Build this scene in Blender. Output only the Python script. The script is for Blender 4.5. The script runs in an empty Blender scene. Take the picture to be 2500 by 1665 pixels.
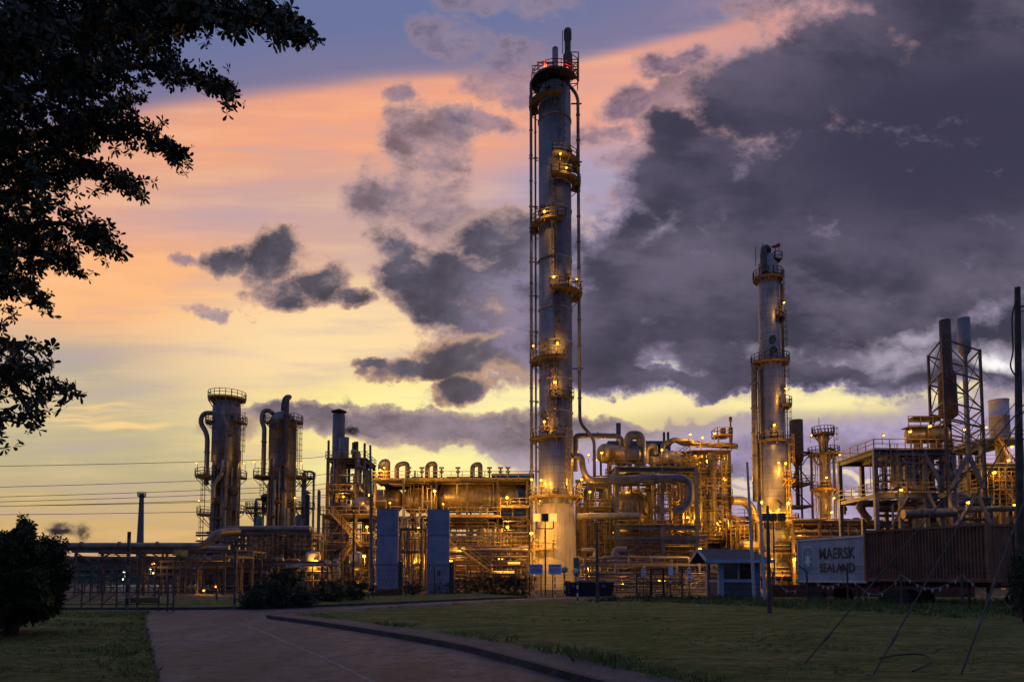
import bpy, math, random
from mathutils import Vector, Matrix, noise as mnoise
PI = math.pi
rnd = random.Random(7)
scene = bpy.context.scene
COL = scene.collection
# ------------------------------------------------------------------ camera, light, exposure
F, TILT, EYE = 1667.0, math.radians(3.5), 1.75
CT, ST = math.cos(TILT), math.sin(TILT)
HOR = 1405.0
PPY = HOR - F*math.tan(TILT)            # picture row of the optical axis
cam = bpy.data.cameras.new("camera"); cam.lens = 36*F/2500; cam.sensor_width = 36
cam.shift_y = (PPY-832.5)/2500; cam.clip_start = 0.1; cam.clip_end = 5000
camo = bpy.data.objects.new("camera", cam); camo.location = (0, 0, EYE)
camo.rotation_euler = (PI/2+TILT, 0, 0); COL.objects.link(camo); scene.camera = camo
vs = scene.view_settings; vs.view_transform = 'Standard'; vs.look = 'None'; vs.gamma = 1; vs.exposure = 0
scene.render.engine = 'CYCLES'
cy = scene.cycles; cy.use_denoising = True; cy.max_bounces = 5; cy.diffuse_bounces = 2; cy.glossy_bounces = 3
cy.transparent_max_bounces = 12; cy.transmission_bounces = 4; cy.volume_bounces = 1; cy.use_light_tree = True
cy.use_adaptive_sampling = True; cy.adaptive_threshold = .02; cy.adaptive_min_samples = 8
cy.sample_clamp_indirect = 4; cy.caustics_reflective = False; cy.caustics_refractive = False

def srgb(r, g, b):
    f = lambda c: (c/255/12.92) if c/255 <= .04045 else ((c/255+.055)/1.055)**2.4
    return (f(r), f(g), f(b), 1)

# ------------------------------------------------------------------ sky (by direction only)
world = bpy.data.worlds.new("World"); scene.world = world; world.use_nodes = True
world.cycles.sampling_method = 'MANUAL'; world.cycles.sample_map_resolution = 256
class G:
    """tiny node-graph writer"""
    def __init__(s, tree): s.t = tree; s.n = tree.nodes; s.l = tree.links
    def new(s, typ, **k):
        nd = s.n.new(typ)
        for a, b in k.items(): setattr(nd, a, b)
        return nd
    def put(s, sock, v):
        if isinstance(v, bpy.types.NodeSocket): s.l.new(v, sock)
        elif v is not None: sock.default_value = v
    def math(s, op, a, b=None, c=None, clamp=False):
        nd = s.new('ShaderNodeMath', operation=op, use_clamp=clamp)
        s.put(nd.inputs[0], a)
        if b is not None: s.put(nd.inputs[1], b)
        if c is not None: s.put(nd.inputs[2], c)
        return nd.outputs[0]
    def mix(s, f, a, b, mode='MIX'):
        nd = s.new('ShaderNodeMix', data_type='RGBA', blend_type=mode)
        s.put(nd.inputs['Factor'], f); s.put(nd.inputs[6], a); s.put(nd.inputs[7], b)
        return nd.outputs[2]
    def sstep(s, v, a, b):
        nd = s.new('ShaderNodeMapRange', interpolation_type='SMOOTHSTEP')
        s.put(nd.inputs[0], v); nd.inputs[1].default_value = a; nd.inputs[2].default_value = b
        return nd.outputs[0]
    def noise(s, vec, scale, detail=4, rough=.55, dist=0.0, col=False):
        nd = s.new('ShaderNodeTexNoise')
        s.put(nd.inputs['Vector'], vec); nd.inputs['Scale'].default_value = scale
        nd.inputs['Detail'].default_value = detail; nd.inputs['Roughness'].default_value = rough
        nd.inputs['Distortion'].default_value = dist
        return nd.outputs['Color' if col else 'Fac']
    def mapping(s, vec, loc=(0,0,0), rot=(0,0,0), scale=(1,1,1), typ='POINT'):
        nd = s.new('ShaderNodeMapping', vector_type=typ)
        s.put(nd.inputs[0], vec); nd.inputs[1].default_value = loc
        nd.inputs[2].default_value = rot; nd.inputs[3].default_value = scale
        return nd.outputs[0]
    def blob(s, vec, x, y, rx, ry, ang=0):
        m = s.mapping(vec, (x/1000, y/1000, 0), (0, 0, math.radians(ang)), (rx/850, ry/850, 1), 'TEXTURE')
        nd = s.new('ShaderNodeTexGradient', gradient_type='SPHERICAL'); s.l.new(m, nd.inputs[0])
        return nd.outputs['Fac']
    def blobs(s, vec, lst, op='MAXIMUM'):
        acc = None
        for b in lst:
            w = 1.0
            if len(b) == 6: b, w = b[:5], b[5]
            v = s.blob(vec, *b)
            if w != 1.0: v = s.math('MULTIPLY', v, w)
            acc = v if acc is None else s.math(op, acc, v)
        return acc
def build_sky():
    g = G(world.node_tree); g.n.clear()
    out = g.new('ShaderNodeOutputWorld'); bg = g.new('ShaderNodeBackground')
    g.l.new(bg.outputs[0], out.inputs[0])
    tc = g.new('ShaderNodeTexCoord').outputs['Generated']
    sep = g.new('ShaderNodeSeparateXYZ'); g.l.new(tc, sep.inputs[0])
    X, Y, Z = sep.outputs
    fw = g.math('ADD', g.math('MULTIPLY', Y, CT), g.math('MULTIPLY', Z, ST))
    up = g.math('SUBTRACT', g.math('MULTIPLY', Z, CT), g.math('MULTIPLY', Y, ST))
    fs = g.math('MAXIMUM', fw, 0.12)
    u = g.math('DIVIDE', X, fs); v = g.math('DIVIDE', up, fs)
    px = g.math('MULTIPLY_ADD', u, F/1000, 1.25)
    py = g.math('MULTIPLY_ADD', v, -F/1000, PPY/1000)
    cmb = g.new('ShaderNodeCombineXYZ'); g.put(cmb.inputs[0], px); g.put(cmb.inputs[1], py)
    P = cmb.outputs[0]
    # soft warp for broad colour fields, stronger for cloud edges
    def warp(vec, scale, amt, detail=4, sx=1.0, rough=.55):
        n = g.noise(g.mapping(vec, (3.1, 1.7, 0), scale=(sx, 1, 1)), scale, detail, rough, col=True)
        sub = g.new('ShaderNodeVectorMath', operation='SUBTRACT'); g.l.new(n, sub.inputs[0]); sub.inputs[1].default_value = (.5, .5, .5)
        sc = g.new('ShaderNodeVectorMath', operation='SCALE'); g.l.new(sub.outputs[0], sc.inputs[0]); sc.inputs[3].default_value = amt
        ad = g.new('ShaderNodeVectorMath', operation='ADD'); g.l.new(vec, ad.inputs[0]); g.l.new(sc.outputs[0], ad.inputs[1])
        return ad.outputs[0]
    Ps = warp(P, 2.2, .10, 3, .35)
    Pc = warp(P, 4.2, .20, 5, 1, .6)
    sp = g.new('ShaderNodeSeparateXYZ'); g.l.new(Ps, sp.inputs[0]); sx, sy = sp.outputs[0], sp.outputs[1]
    ramp = g.new('ShaderNodeValToRGB'); cr = ramp.color_ramp
    g.put(ramp.inputs[0], g.math('DIVIDE', sy, 1.5, clamp=True))
    stops = [(0, (94,107,152)), (150,(110,118,160)), (330,(214,152,134)), (480,(212,168,152)), (640,(232,180,138)),
             (760,(240,198,150)), (900,(222,192,150)), (1010,(198,184,146)), (1130,(188,176,136)), (1260,(206,174,116)), (1400,(206,154,92)), (1500,(160,118,84))]
    while len(cr.elements) < len(stops): cr.elements.new(.5)
    for e, (p, c) in zip(cr.elements, stops): e.position = p/1500; e.color = srgb(*c)
    col = ramp.outputs[0]
    def lay(col, m, c, k=1.0):
        if k != 1.0: m = g.math('MULTIPLY', m, k)
        return g.mix(m, col, c if isinstance(c, bpy.types.NodeSocket) else srgb(*c))
    S = lambda lst, a=0.0, b=1.0, vec=Ps, op='MAXIMUM': g.sstep(g.blobs(vec, lst, op), a, b)
    col = lay(col, S([(900,330,900,170,-6),(250,640,480,260,0)], 0, .9), (252,172,122), .8)
    col = lay(col, S([(560,540,520,80,-2),(980,560,560,220,4)], 0, .9), (200,164,164), .75)
    col = lay(col, S([(260,720,520,130,-3)], 0, .9), (255,190,128), .75)
    col = lay(col, S([(160,880,460,110,6)], 0, .9), (168,164,154), .75)
    col = lay(col, S([(820,840,560,220,-4),(1100,860,400,200,0)], 0, .9), (255,222,168), .95)
    col = lay(col, S([(1050,1030,640,170,0)], 0, .8), (255,236,148), .95)
    col = lay(col, S([(1120,1130,500,80,0),(1020,970,380,70,-8),(1250,980,420,70,0)], 0, .8), (255,243,160), 1)
    curve = g.math('ADD', g.math('MULTIPLY', g.math('POWER', g.math('MAXIMUM', g.math('SUBTRACT', sx, 1.02), 0.0), 1.55), -.235),
                   g.math('MULTIPLY', g.math('POWER', g.math('MAXIMUM', g.math('SUBTRACT', 1.1, sx), 0.0), 1.7), .13))
    dy = g.math('SUBTRACT', sy, g.math('ADD', curve, .192))
    pink = g.math('MULTIPLY', g.sstep(dy, -.012, .03), g.math('SUBTRACT', 1.0, g.sstep(dy, .03, .25)))
    col = lay(col, g.math('MULTIPLY', pink, g.sstep(sx, .2, .9)), (248,166,130), .75)
    # right-hand pink, lavender and turquoise openings behind the big cloud
    col = lay(col, S([(1480,300,420,200,-14)], 0, .8), (238,166,142), .8)
    col = lay(col, S([(1450,450,330,120,-8),(1540,520,260,110,0)], 0, .8), (160,156,188), .9)
    col = lay(col, S([(1580,860,360,120,0)], 0, .6), (196,212,200), .95)
    col = lay(col, S([(1900,955,1050,62,0),(1430,965,560,52,0)], 0, .8), (255,240,172), 1)
    col = lay(col, S([(2150,1190,900,170,0)], 0, .6), (164,148,172), 1)
    # thin wisps on the left
    wn = g.noise(g.mapping(warp(P, 3, .10, 2), rot=(0,0,math.radians(4)), scale=(1.1, 13, 1)), 2.0, 4, .6)
    wis = g.math('MULTIPLY', g.sstep(wn, .50, .70), S([(420,1010,620,120,4)], 0, .7))
    col = lay(col, wis, (252,212,140), .95)
    wn2 = g.noise(g.mapping(P, (5,2,0), (0,0,math.radians(-5)), (.8, 6, 1)), 3.0, 4, .55)
    col = g.mix(g.math('MULTIPLY', g.sstep(wn2, .45, .75), .42), col, srgb(184,162,176))
    col = g.mix(g.math('MULTIPLY', g.sstep(wn2, .55, .28), .26), col, srgb(255,212,165))
    # blue of the upper sky above the curved pink margin
    bl = g.mix(g.sstep(sx, 1.2, 2.1), srgb(106,116,158), srgb(132,120,152))
    bl = g.mix(g.sstep(dy, -.16, .02), bl, srgb(128,120,152))
    col = g.mix(g.math('SUBTRACT', 1.0, g.sstep(dy, -.035, .03)), col, bl)
    # ---- dark clouds: soft ellipses eaten by noise
    det = g.noise(g.mapping(warp(P, 9, .03, 2), scale=(1, 1.45, 1)), 5.2, 8, .64)
    low = g.noise(g.mapping(P, scale=(1,1.5,1)), 2.8, 4, .55)
    fine = g.noise(g.mapping(P, (9,4,0), scale=(1,1.3,1)), 19, 4, .65)
    def dens(lst, na=.7, vec=None):
        b = g.blobs(vec or Pc, lst)
        return g.math('ADD', g.math('MULTIPLY', b, 1.5, clamp=True), g.math('ADD', g.math('MULTIPLY_ADD', det, na*2, -na), g.math('MULTIPLY_ADD', fine, .44, -.22))), g.sstep(b, 0, .26)
    def cloud(col, lst, dark, lite, thr=.30, soft=.2, na=.6, k=1.0):
        d, cut = dens(lst, na); thr += .12
        m = g.math('MULTIPLY', g.sstep(d, thr-soft*1.3, thr+soft*1.3), cut)
        if k != 1: m = g.math('MULTIPLY', m, k)
        core = g.sstep(d, thr-.05, thr+.6)
        dk2 = g.mix(g.sstep(det, .35, .7), srgb(*[v*1.28 for v in dark]), srgb(*[v*.84 for v in dark]))
        return g.mix(m, col, g.mix(core, srgb(*lite), dk2))
    col = cloud(col, [(563,620,80,46,-8),(655,640,80,105,20),(690,590,70,50,0),(680,720,120,70,0),(780,690,110,80,10),(862,738,74,36,10)], (84,79,90), (196,158,142), .40, .13, 1.15)
    col = cloud(col, [(1000,340,100,110,0),(1070,360,110,120,20),(1030,470,170,120,0),(930,480,140,80,0),(1110,540,160,80,10)], (112,98,110), (186,152,150), .42, .19, 1.25, .92)
    col = cloud(col, [(1095,95,150,80,20),(1245,185,150,100,-20),(1240,15,260,40,5),(975,240,70,34,0),(1180,300,110,46,0),(455,620,46,24,0),(510,762,100,28,-8)], (120,108,130), (152,132,148), .52, .26, 1.3, .8)
    col = cloud(col, [(960,610,90,70,20),(1000,670,130,80,10),(1110,690,170,110,10),(1230,740,240,230,0),(1060,750,130,66,20),(1240,590,180,110,0),(1270,860,240,120,0)], (82,77,91), (190,158,150), .27, .16, 1.1)
    col = cloud(col, [(1010,912,180,40,-4),(1150,872,200,70,-8),(1270,860,170,90,0),(1130,955,90,42,-15),(900,905,80,18,5)], (82,77,88), (196,158,132), .29, .13, 1.05)
    # the great bank on the right
    bank = [(2500,-80,800,460,0),(2300,230,700,330,-20),(2100,400,680,340,-20),(2450,500,800,520,0),(1780,640,560,230,-10),(1600,760,480,180,0),
            (2050,740,760,210,-3),(1560,610,300,130,-25),(1690,420,230,170,-30),(1640,330,120,90,-20),(1850,260,260,160,-20),(2050,140,260,120,-20),
            (1420,850,200,110,0),(1780,860,260,90,0),(1500,930,190,50,0),(2350,850,460,110,-4),(1680,930,240,36,0),(1950,910,400,40,-3)]
    col = cloud(col, [(1560,250,150,70,-10),(1480,330,120,50,0),(1650,140,110,50,0),(1690,210,150,60,-20),(1540,380,120,60,-20),(1560,480,150,50,0)], (100,88,110), (176,140,146), .46, .22, 1.2, .9)
    d, cut = dens(bank, .95)
    m = g.math('MULTIPLY', g.sstep(d, .10, .50), cut)
    core = g.sstep(d, .22, .85)
    dg = g.noise(g.mapping(Ps, (7,3,0), (0,0,math.radians(-32)), (1.3, 3.2, 1)), 2.4, 6, .62)
    body = g.mix(g.sstep(low, .35, .66), srgb(62,60,78), srgb(100,92,112))
    body = g.mix(g.math('MULTIPLY', g.sstep(dg, .46, .68), .6), body, srgb(112,102,122))
    body = g.mix(g.math('MULTIPLY', g.sstep(dg, .50, .32), .5), body, srgb(54,52,70))
    body = g.mix(g.math('MULTIPLY', g.sstep(det, .5, .75), .25), body, srgb(98,88,110))
    body = g.mix(S([(2350,330,800,330,-8)], 0, .8, P), body, srgb(60,57,79))
    edge = g.mix(S([(1800,180,800,220,-10)], 0, .5), srgb(150,138,164), srgb(186,146,150))
    col = g.mix(m, col, g.mix(core, edge, body))
    hd, cut = dens([(1610,545,90,40,-42,.5),(2160,855,150,60,0,.8),(2240,800,180,34,-8,.6),(2430,860,110,55,0,.9),(1870,850,100,40,10,.7)], 1.2)
    col = lay(col, g.math('MULTIPLY', g.sstep(hd, .2, 1.35), cut), (186,174,192), .8)
    col = lay(col, S([(2433,880,52,32,0)], .1, .9, Pc), (255,250,250))
    # low flat band of cloud above the horizon
    col = cloud(col, [(960,1036,340,44,2),(740,1012,190,28,2),(1200,1064,440,62,3),(1700,1070,700,62,0),(1480,1045,300,40,1)], (116,104,114), (184,160,146), .17, .12, .35)
    col = cloud(col, [(1600,1120,420,80,0),(2000,1100,700,100,0),(2400,1110,500,150,0),(1950,1250,700,90,0)], (146,132,160), (180,164,176), .24, .2, .45)
    col = cloud(col, [(560,1040,100,45,-5)], (150,128,124), (200,170,134), .3, .2, .3, .8)
    hd, cut = dens([(1850,1160,140,20,2),(1830,1185,200,16,0),(2080,1172,130,16,3),(2100,1215,60,14,-5)], .7)
    col = lay(col, g.math('MULTIPLY', g.sstep(hd, .3, 1.25), cut), (244,224,190), .85)
    # the darker dusk behind and beside the photographer
    back = g.mix(g.sstep(Z, -.05, .5), srgb(86,96,124), srgb(98,114,156))
    front = g.sstep(fw, .1, .42)
    col = g.mix(front, back, col)
    # a faint physical sky under it all
    sk = g.new('ShaderNodeTexSky', sky_type='NISHITA', sun_disc=False)
    sk.sun_elevation = math.radians(1.5); sk.sun_rotation = math.radians(-8)
    add = g.new('ShaderNodeAddShader'); bg2 = g.new('ShaderNodeBackground')
    g.l.new(sk.outputs[0], bg2.inputs[0]); bg2.inputs[1].default_value = 0.004
    g.l.new(bg.outputs[0], add.inputs[0]); g.l.new(bg2.outputs[0], add.inputs[1])
    g.l.new(add.outputs[0], out.inputs[0])
    g.l.new(col, bg.inputs[0]); bg.inputs[1].default_value = 1.0
build_sky()
sun = bpy.data.lights.new("sun", 'SUN'); sun.energy = 0.22; sun.angle = math.radians(4); sun.color = (1, .62, .35)
suno = bpy.data.objects.new("sun", sun); COL.objects.link(suno)
suno.rotation_euler = Vector((-math.sin(math.radians(-8)), -math.cos(math.radians(-8)), -.03)).to_track_quat('-Z', 'Y').to_euler()
suno.location = (-20, 60, 60)
# ------------------------------------------------------------------ pixel-free helpers: a sight line meets a depth plane
def ray(px, py):
    xc, yu = (px-1250)/F, (PPY-py)/F
    return xc, CT-yu*ST, ST+yu*CT
def at(px, py, d):
    x, y, z = ray(px, py); return Vector((x/y*d, d, EYE+z/y*d))
def zz(py, d): return at(1250, py, d).z
def xx(px, d, py=1250): return at(px, py, d).x
def gr(px, py):                                   # point of the flat ground under a sight line
    x, y, z = ray(px, py); k = -EYE/z; return Vector((x*k, y*k, 0))
# ------------------------------------------------------------------ materials
MATS = {}
def mat(name, c, rough=.6, metal=0.0, var=.35, scale=1.2, streak=0.0, bands=0.0, rust=None, rustamt=.0, bump=.0, fine=0.0, trans=0.0):
    m = bpy.data.materials.new(name); m.use_nodes = True; g = G(m.node_tree)
    bs = g.n['Principled BSDF']; bs.inputs['Roughness'].default_value = rough; bs.inputs['Metallic'].default_value = metal
    geo = g.new('ShaderNodeNewGeometry').outputs['Position']
    n = g.noise(geo, scale, 4, .6)
    c = tuple(c)+(1,)
    dk = tuple(v*(1-var) for v in c[:3])+(1,); lt = tuple(min(1, v*(1+var*.6)) for v in c[:3])+(1,)
    col = g.mix(g.sstep(n, .3, .7), dk, lt)
    h = n
    if streak:
        sn = g.noise(g.mapping(geo, scale=(1.0, 1.0, .10)), 2.6, 5, .65)
        col = g.mix(g.math('MULTIPLY', g.sstep(sn, .48, .68), streak), col, tuple(v*.3 for v in c[:3])+(1,))
    if bands:
        s = g.new('ShaderNodeSeparateXYZ'); g.l.new(geo, s.inputs[0])
        w = g.math('FRACT', g.math('MULTIPLY', s.outputs[2], 1/bands))
        ln = g.math('LESS_THAN', w, .07)
        cell = g.new('ShaderNodeTexWhiteNoise', noise_dimensions='1D'); g.l.new(g.math('FLOOR', g.math('MULTIPLY', s.outputs[2], 1/bands)), cell.inputs['W'])
        col = g.mix(g.math('MULTIPLY', ln, .45), col, (.02,.02,.02,1))
        col = g.mix(g.math('MULTIPLY', cell.outputs[0], .25), col, tuple(v*.5 for v in c[:3])+(1,))
    if rust:
        rn = g.noise(geo, scale*2.3, 6, .7)
        col = g.mix(g.sstep(rn, .62-rustamt, .80-rustamt), col, tuple(rust)+(1,))
    if fine:
        fn = g.noise(geo, 9, 5, .7)
        col = g.mix(g.math('MULTIPLY', g.sstep(fn, .35, .65), fine), col, tuple(v*.4 for v in c[:3])+(1,))
    g.l.new(col, bs.inputs['Base Color'])
    if bump:
        b = g.new('ShaderNodeBump'); b.inputs['Strength'].default_value = bump; b.inputs['Distance'].default_value = .05
        g.l.new(g.noise(geo, scale*8, 4, .6), b.inputs['Height']); g.l.new(b.outputs[0], bs.inputs['Normal'])
    MATS[name] = m; return m
def emis(name, c, k):
    m = bpy.data.materials.new(name); m.use_nodes = True; bs = m.node_tree.nodes['Principled BSDF']
    bs.inputs['Base Color'].default_value = (*c, 1); bs.inputs['Emission Color'].default_value = (*c, 1); bs.inputs['Emission Strength'].default_value = k
    MATS[name] = m; return m
RU = (.12,.045,.02)
mat('grey_cladding', (.25,.24,.27), .42, .45, .25, .35, streak=.5, bands=1.05, rust=RU, rustamt=.02)
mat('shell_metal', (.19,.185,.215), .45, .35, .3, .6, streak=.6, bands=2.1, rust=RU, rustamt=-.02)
mat('band_grey', (.10,.10,.11), .7, 0, .2, 3)
mat('lagged_pipe', (.19,.165,.15), .45, .35, .35, 1.0, streak=.3, rust=RU, rustamt=.10)
mat('bright_pipe', (.32,.27,.22), .4, .4, .3, 1.0, rust=RU, rustamt=.05)
mat('rusty_steel', (.16,.085,.05), .75, .1, .5, 1.5, fine=.5)
mat('brown_stack', (.10,.055,.045), .7, .1, .4, .6, streak=.5)
mat('dark_steel', (.07,.06,.065), .6, .3, .4, 1.5)
mat('steel_frame', (.14,.11,.09), .65, .1, .4, 1.2, rust=RU, rustamt=.12)
mat('blue_grey_steel', (.11,.12,.18), .6, .1, .3, 1.2, rust=RU, rustamt=.04)
mat('deck_steel', (.10,.08,.06), .65, .1, .4, 1.2, rust=RU, rustamt=.05)
mat('yellow_steel', (.45,.30,.08), .6, .0, .4, 2.5, rust=RU, rustamt=.12)
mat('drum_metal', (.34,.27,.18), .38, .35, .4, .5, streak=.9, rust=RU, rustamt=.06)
mat('skirt_concrete', (.46,.38,.29), .75, 0, .22, .45, streak=.55, bump=.2)
mat('grey_stack', (.20,.20,.24), .6, 0, .2, .5, streak=.3)
mat('white_stack', (.50,.50,.60), .5, .1, .12, .5, rust=RU, rustamt=-.06)
mat('teal_metal', (.07,.15,.15), .6, .1, .3, .6)
mat('slab_paint', (.25,.27,.42), .8, 0, .22, .9, streak=.35, bands=2.6, fine=.25, bump=.3)
mat('brick_red', (.10,.03,.025), .85, 0, .3, 3)
mat('hut_light', (.22,.33,.52), .7, 0, .2, 3)
mat('hut_blue', (.06,.14,.36), .7, 0, .2, 3)
mat('hut_dark', (.07,.08,.11), .8, 0, .3, 3)
mat('roof_shingle', (.09,.085,.10), .85, 0, .4, 5, fine=.4)
mat('dark_glass', (.02,.02,.025), .08, 0, .1, 3)
mat('container_grey', (.50,.52,.62), .55, 0, .15, 1.5, streak=.25, rust=RU, rustamt=-.03)
mat('container_brown', (.20,.085,.058), .65, 0, .3, 1.5, streak=.4, rust=(.05,.02,.015), rustamt=.05)
mat('container_dark', (.075,.03,.025), .7, 0, .3, 1.5, streak=.4)
mat('trailer_steel', (.09,.03,.03), .7, .1, .4, 2)
mat('rubber', (.015,.015,.016), .85, 0, .2, 3)
mat('letter_black', (.015,.018,.03), .6, 0, .1, 3)
mat('emblem_blue', (.10,.24,.42), .6, 0, .15, 3)
mat('emblem_white', (.6,.65,.7), .6, 0, .1, 3)
mat('sign_white', (.55,.60,.85), .6, 0, .12, 3)
mat('sign_blue', (.04,.07,.30), .6, 0, .12, 3)
mat('white_paint', (.55,.55,.58), .6, 0, .2, 3)
mat('red_paint', (.35,.02,.02), .6, 0, .2, 3)
mat('skip_blue', (.008,.011,.03), .5, .1, .3, 2)
mat('wood_pole', (.07,.055,.05), .9, 0, .4, 3, streak=.5)
mat('pole_white', (.42,.42,.50), .6, 0, .15, 3)
mat('bark', (.035,.025,.02), .95, 0, .4, 4)
mat('leaf_dark', (.012,.023,.007), .6, 0, .5, 1.5)
mat('bush_leaf', (.014,.034,.009), .6, 0, .55, 1.3)
mat('weed_leaf', (.018,.034,.012), .7, 0, .5, 1.3)
mat('far_leaf', (.02,.03,.015), .9, 0, .4, .1)
mat('wire', (.03,.03,.03), .6, .2, .1, 3)
mat('grass_blade', (.085,.125,.030), .8, 0, .6, .5)
mat('ground_dirt', (.045,.038,.034), .95, 0, .3, .4, fine=.4)
mat('kerb_face', (.075,.066,.07), .95, 0, .4, 1.5, fine=.6, bump=.8)
mat('kerb_concrete', (.10,.09,.095), .9, 0, .35, 1.2, fine=.5, bump=.5)
mat('litter_white', (.5,.5,.5), .7, 0, .2, 3)
emis('amber_glow', (1, .43, .03), 5)
emis('dim_amber', (1,.58,.12), 1.2)
emis('pale_glow', (1, .55, .08), 1.1)
emis('green_white_glow', (.75, 1, .65), 10)
emis('red_glow', (1, .05, .02), 9)
# ------------------------------------------------------------------ mesh writer
class MB:
    def __init__(s): s.v = []; s.f = []; s.sm = []
    def add(s, vs, fs, smooth=False):
        o = len(s.v); s.v += [tuple(v) for v in vs]
        for f in fs: s.f.append([i+o for i in f]); s.sm.append(smooth)
        return s
    def box(s, a, b):
        x0,y0,z0 = a; x1,y1,z1 = b
        return s.add([(x0,y0,z0),(x1,y0,z0),(x1,y1,z0),(x0,y1,z0),(x0,y0,z1),(x1,y0,z1),(x1,y1,z1),(x0,y1,z1)],
              [(3,2,1,0),(4,5,6,7),(0,1,5,4),(1,2,6,5),(2,3,7,6),(3,0,4,7)])
    def beam(s, a, b, w, h=None):
        a, b = Vector(a), Vector(b); h = h or w; t = b-a
        if t.length < 1e-6: return s
        t.normalize(); up = Vector((0,0,1)) if abs(t.z) < .9 else Vector((0,1,0))
        r = t.cross(up).normalized(); u = r.cross(t)
        vs = [p + r*i*w/2 + u*j*h/2 for p in (a, b) for i, j in ((-1,-1),(1,-1),(1,1),(-1,1))]
        return s.add(vs, [(3,2,1,0),(4,5,6,7),(0,1,5,4),(1,2,6,5),(2,3,7,6),(3,0,4,7)])
    def ibeam(s, a, b, w, h):
        a, b = Vector(a), Vector(b); t = (b-a).normalized(); up = Vector((0,0,1)) if abs(t.z) < .9 else Vector((0,1,0))
        r = t.cross(up).normalized(); u = r.cross(t); k = .12*h
        s.beam(a+u*(h-k)/2, b+u*(h-k)/2, w, k); s.beam(a-u*(h-k)/2, b-u*(h-k)/2, w, k); return s.beam(a, b, w*.25, h-2*k)
    def tube(s, pts, r, n=8, caps=True):
        pts = [Vector(p) for p in pts]; rs = r if isinstance(r, (list, tuple)) else [r]*len(pts)
        prev = None; rings = []
        for i, p in enumerate(pts):
            t = (pts[min(i+1, len(pts)-1)]-pts[max(i-1, 0)])
            t = t.normalized() if t.length > 1e-9 else Vector((0,0,1))
            if prev is None: q = Vector((0,0,1)) if abs(t.z) < .9 else Vector((0,1,0)); u = t.cross(q).normalized()
            else:
                u = prev - t*prev.dot(t)
                u = u.normalized() if u.length > 1e-6 else t.orthogonal().normalized()
            prev = u; w = t.cross(u)
            rings.append([p + (u*math.cos(2*PI*k/n) + w*math.sin(2*PI*k/n))*rs[i] for k in range(n)])
        vs = [v for rg in rings for v in rg]
        fs = [(i*n+k, i*n+(k+1)%n, (i+1)*n+(k+1)%n, (i+1)*n+k) for i in range(len(pts)-1) for k in range(n)]
        s.add(vs, fs, True)
        if caps:
            s.add(rings[0], [tuple(reversed(range(n)))]); s.add(rings[-1], [tuple(range(n))])
        return s
    def lathe(s, prof, c=(0,0,0), n=24, axis='Z', smooth=True, a0=0, a1=2*PI):
        c = Vector(c); full = abs(a1-a0-2*PI) < 1e-6; m = n if full else n+1
        vs = []
        for r, h in prof:
            for k in range(m):
                a = a0+(a1-a0)*k/n; x, y = r*math.cos(a), r*math.sin(a)
                vs.append(c+Vector((x, y, h) if axis == 'Z' else ((h, x, y) if axis == 'X' else (x, h, y))))
        fs = []
        for i in range(len(prof)-1):
            for k in range(n):
                fs.append((i*m+k, i*m+(k+1)%m, (i+1)*m+(k+1)%m, (i+1)*m+k))
        return s.add(vs, fs, smooth)
    def cyl(s, a, b, r, n=12, r2=None):
        return s.tube([a, b], [r, r if r2 is None else r2], n)
    def obj(s, name, m, parent=None):
        me = bpy.data.meshes.new(name); me.from_pydata(s.v, [], s.f)
        me.polygons.foreach_set('use_smooth', s.sm)
        if m: me.materials.append(MATS[m])
        o = bpy.data.objects.new(name, me); COL.objects.link(o)
        if parent is not None: o.parent = parent; o.matrix_parent_inverse = Matrix.Translation(-parent.location)
        return o
def tag(o, label=None, cat=None, group=None, kind=None):
    if label: o['label'] = label
    if cat: o['category'] = cat
    if group: o['group'] = group
    if kind: o['kind'] = kind
    return o
def thing(name, label, cat, loc=(0,0,0), group=None):
    o = bpy.data.objects.new(name, None); o.location = loc; o.empty_display_size = .2; COL.objects.link(o)
    return tag(o, label, cat, group)
def bend(pts, r, n=5):
    """round the corners of a polyline like pipe elbows"""
    pts = [Vector(p) for p in pts]; out = [pts[0]]
    for i in range(1, len(pts)-1):
        a, b, c = pts[i-1], pts[i], pts[i+1]
        d1, d2 = (a-b), (c-b); k = min(r, d1.length*.49, d2.length*.49)
        p, q = b+d1.normalized()*k, b+d2.normalized()*k
        for j in range(n+1):
            t = j/n; out.append(p*(1-t)**2 + b*2*t*(1-t) + q*t*t)
    return out+[pts[-1]]
def flanges(m, pts, r, every=3.5):
    for i in range(len(pts)-1):
        L = (pts[i+1]-pts[i]).length; k = int(L//every)
        t = (pts[i+1]-pts[i]).normalized() if L else None
        for j in range(k):
            p = pts[i]+t*(every*(j+.5)); m.tube([p-t*.06, p+t*.06], r*1.35, 10)
def pipe(pts, r, m='lagged_pipe', parent=None, name='pipe', label=None, cat=None, group=None, bendr=None, fl=True, n=10):
    b = bend(pts, bendr or r*3); mb = MB().tube(b, r, n)
    if fl: flanges(mb, b, r)
    o = mb.obj(name, m, parent)
    if label: tag(o, label, cat or 'pipe', group)
    return o
def railing(m, pts, h=1.1, step=1.6, w=.075, closed=False):
    pts = [Vector(p) for p in pts]
    if closed: pts = pts+[pts[0]]
    for i in range(len(pts)-1):
        a, b = pts[i], pts[i+1]; L = (b-a).length; k = max(1, int(L/step+.5))
        for z in (h, h*.55, .08): m.beam(a+Vector((0,0,z)), b+Vector((0,0,z)), w, w if z > .1 else .1)
        for j in range(k+1): p = a+(b-a)*j/k; m.beam(p, p+Vector((0,0,h)), w)
    return m
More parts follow.
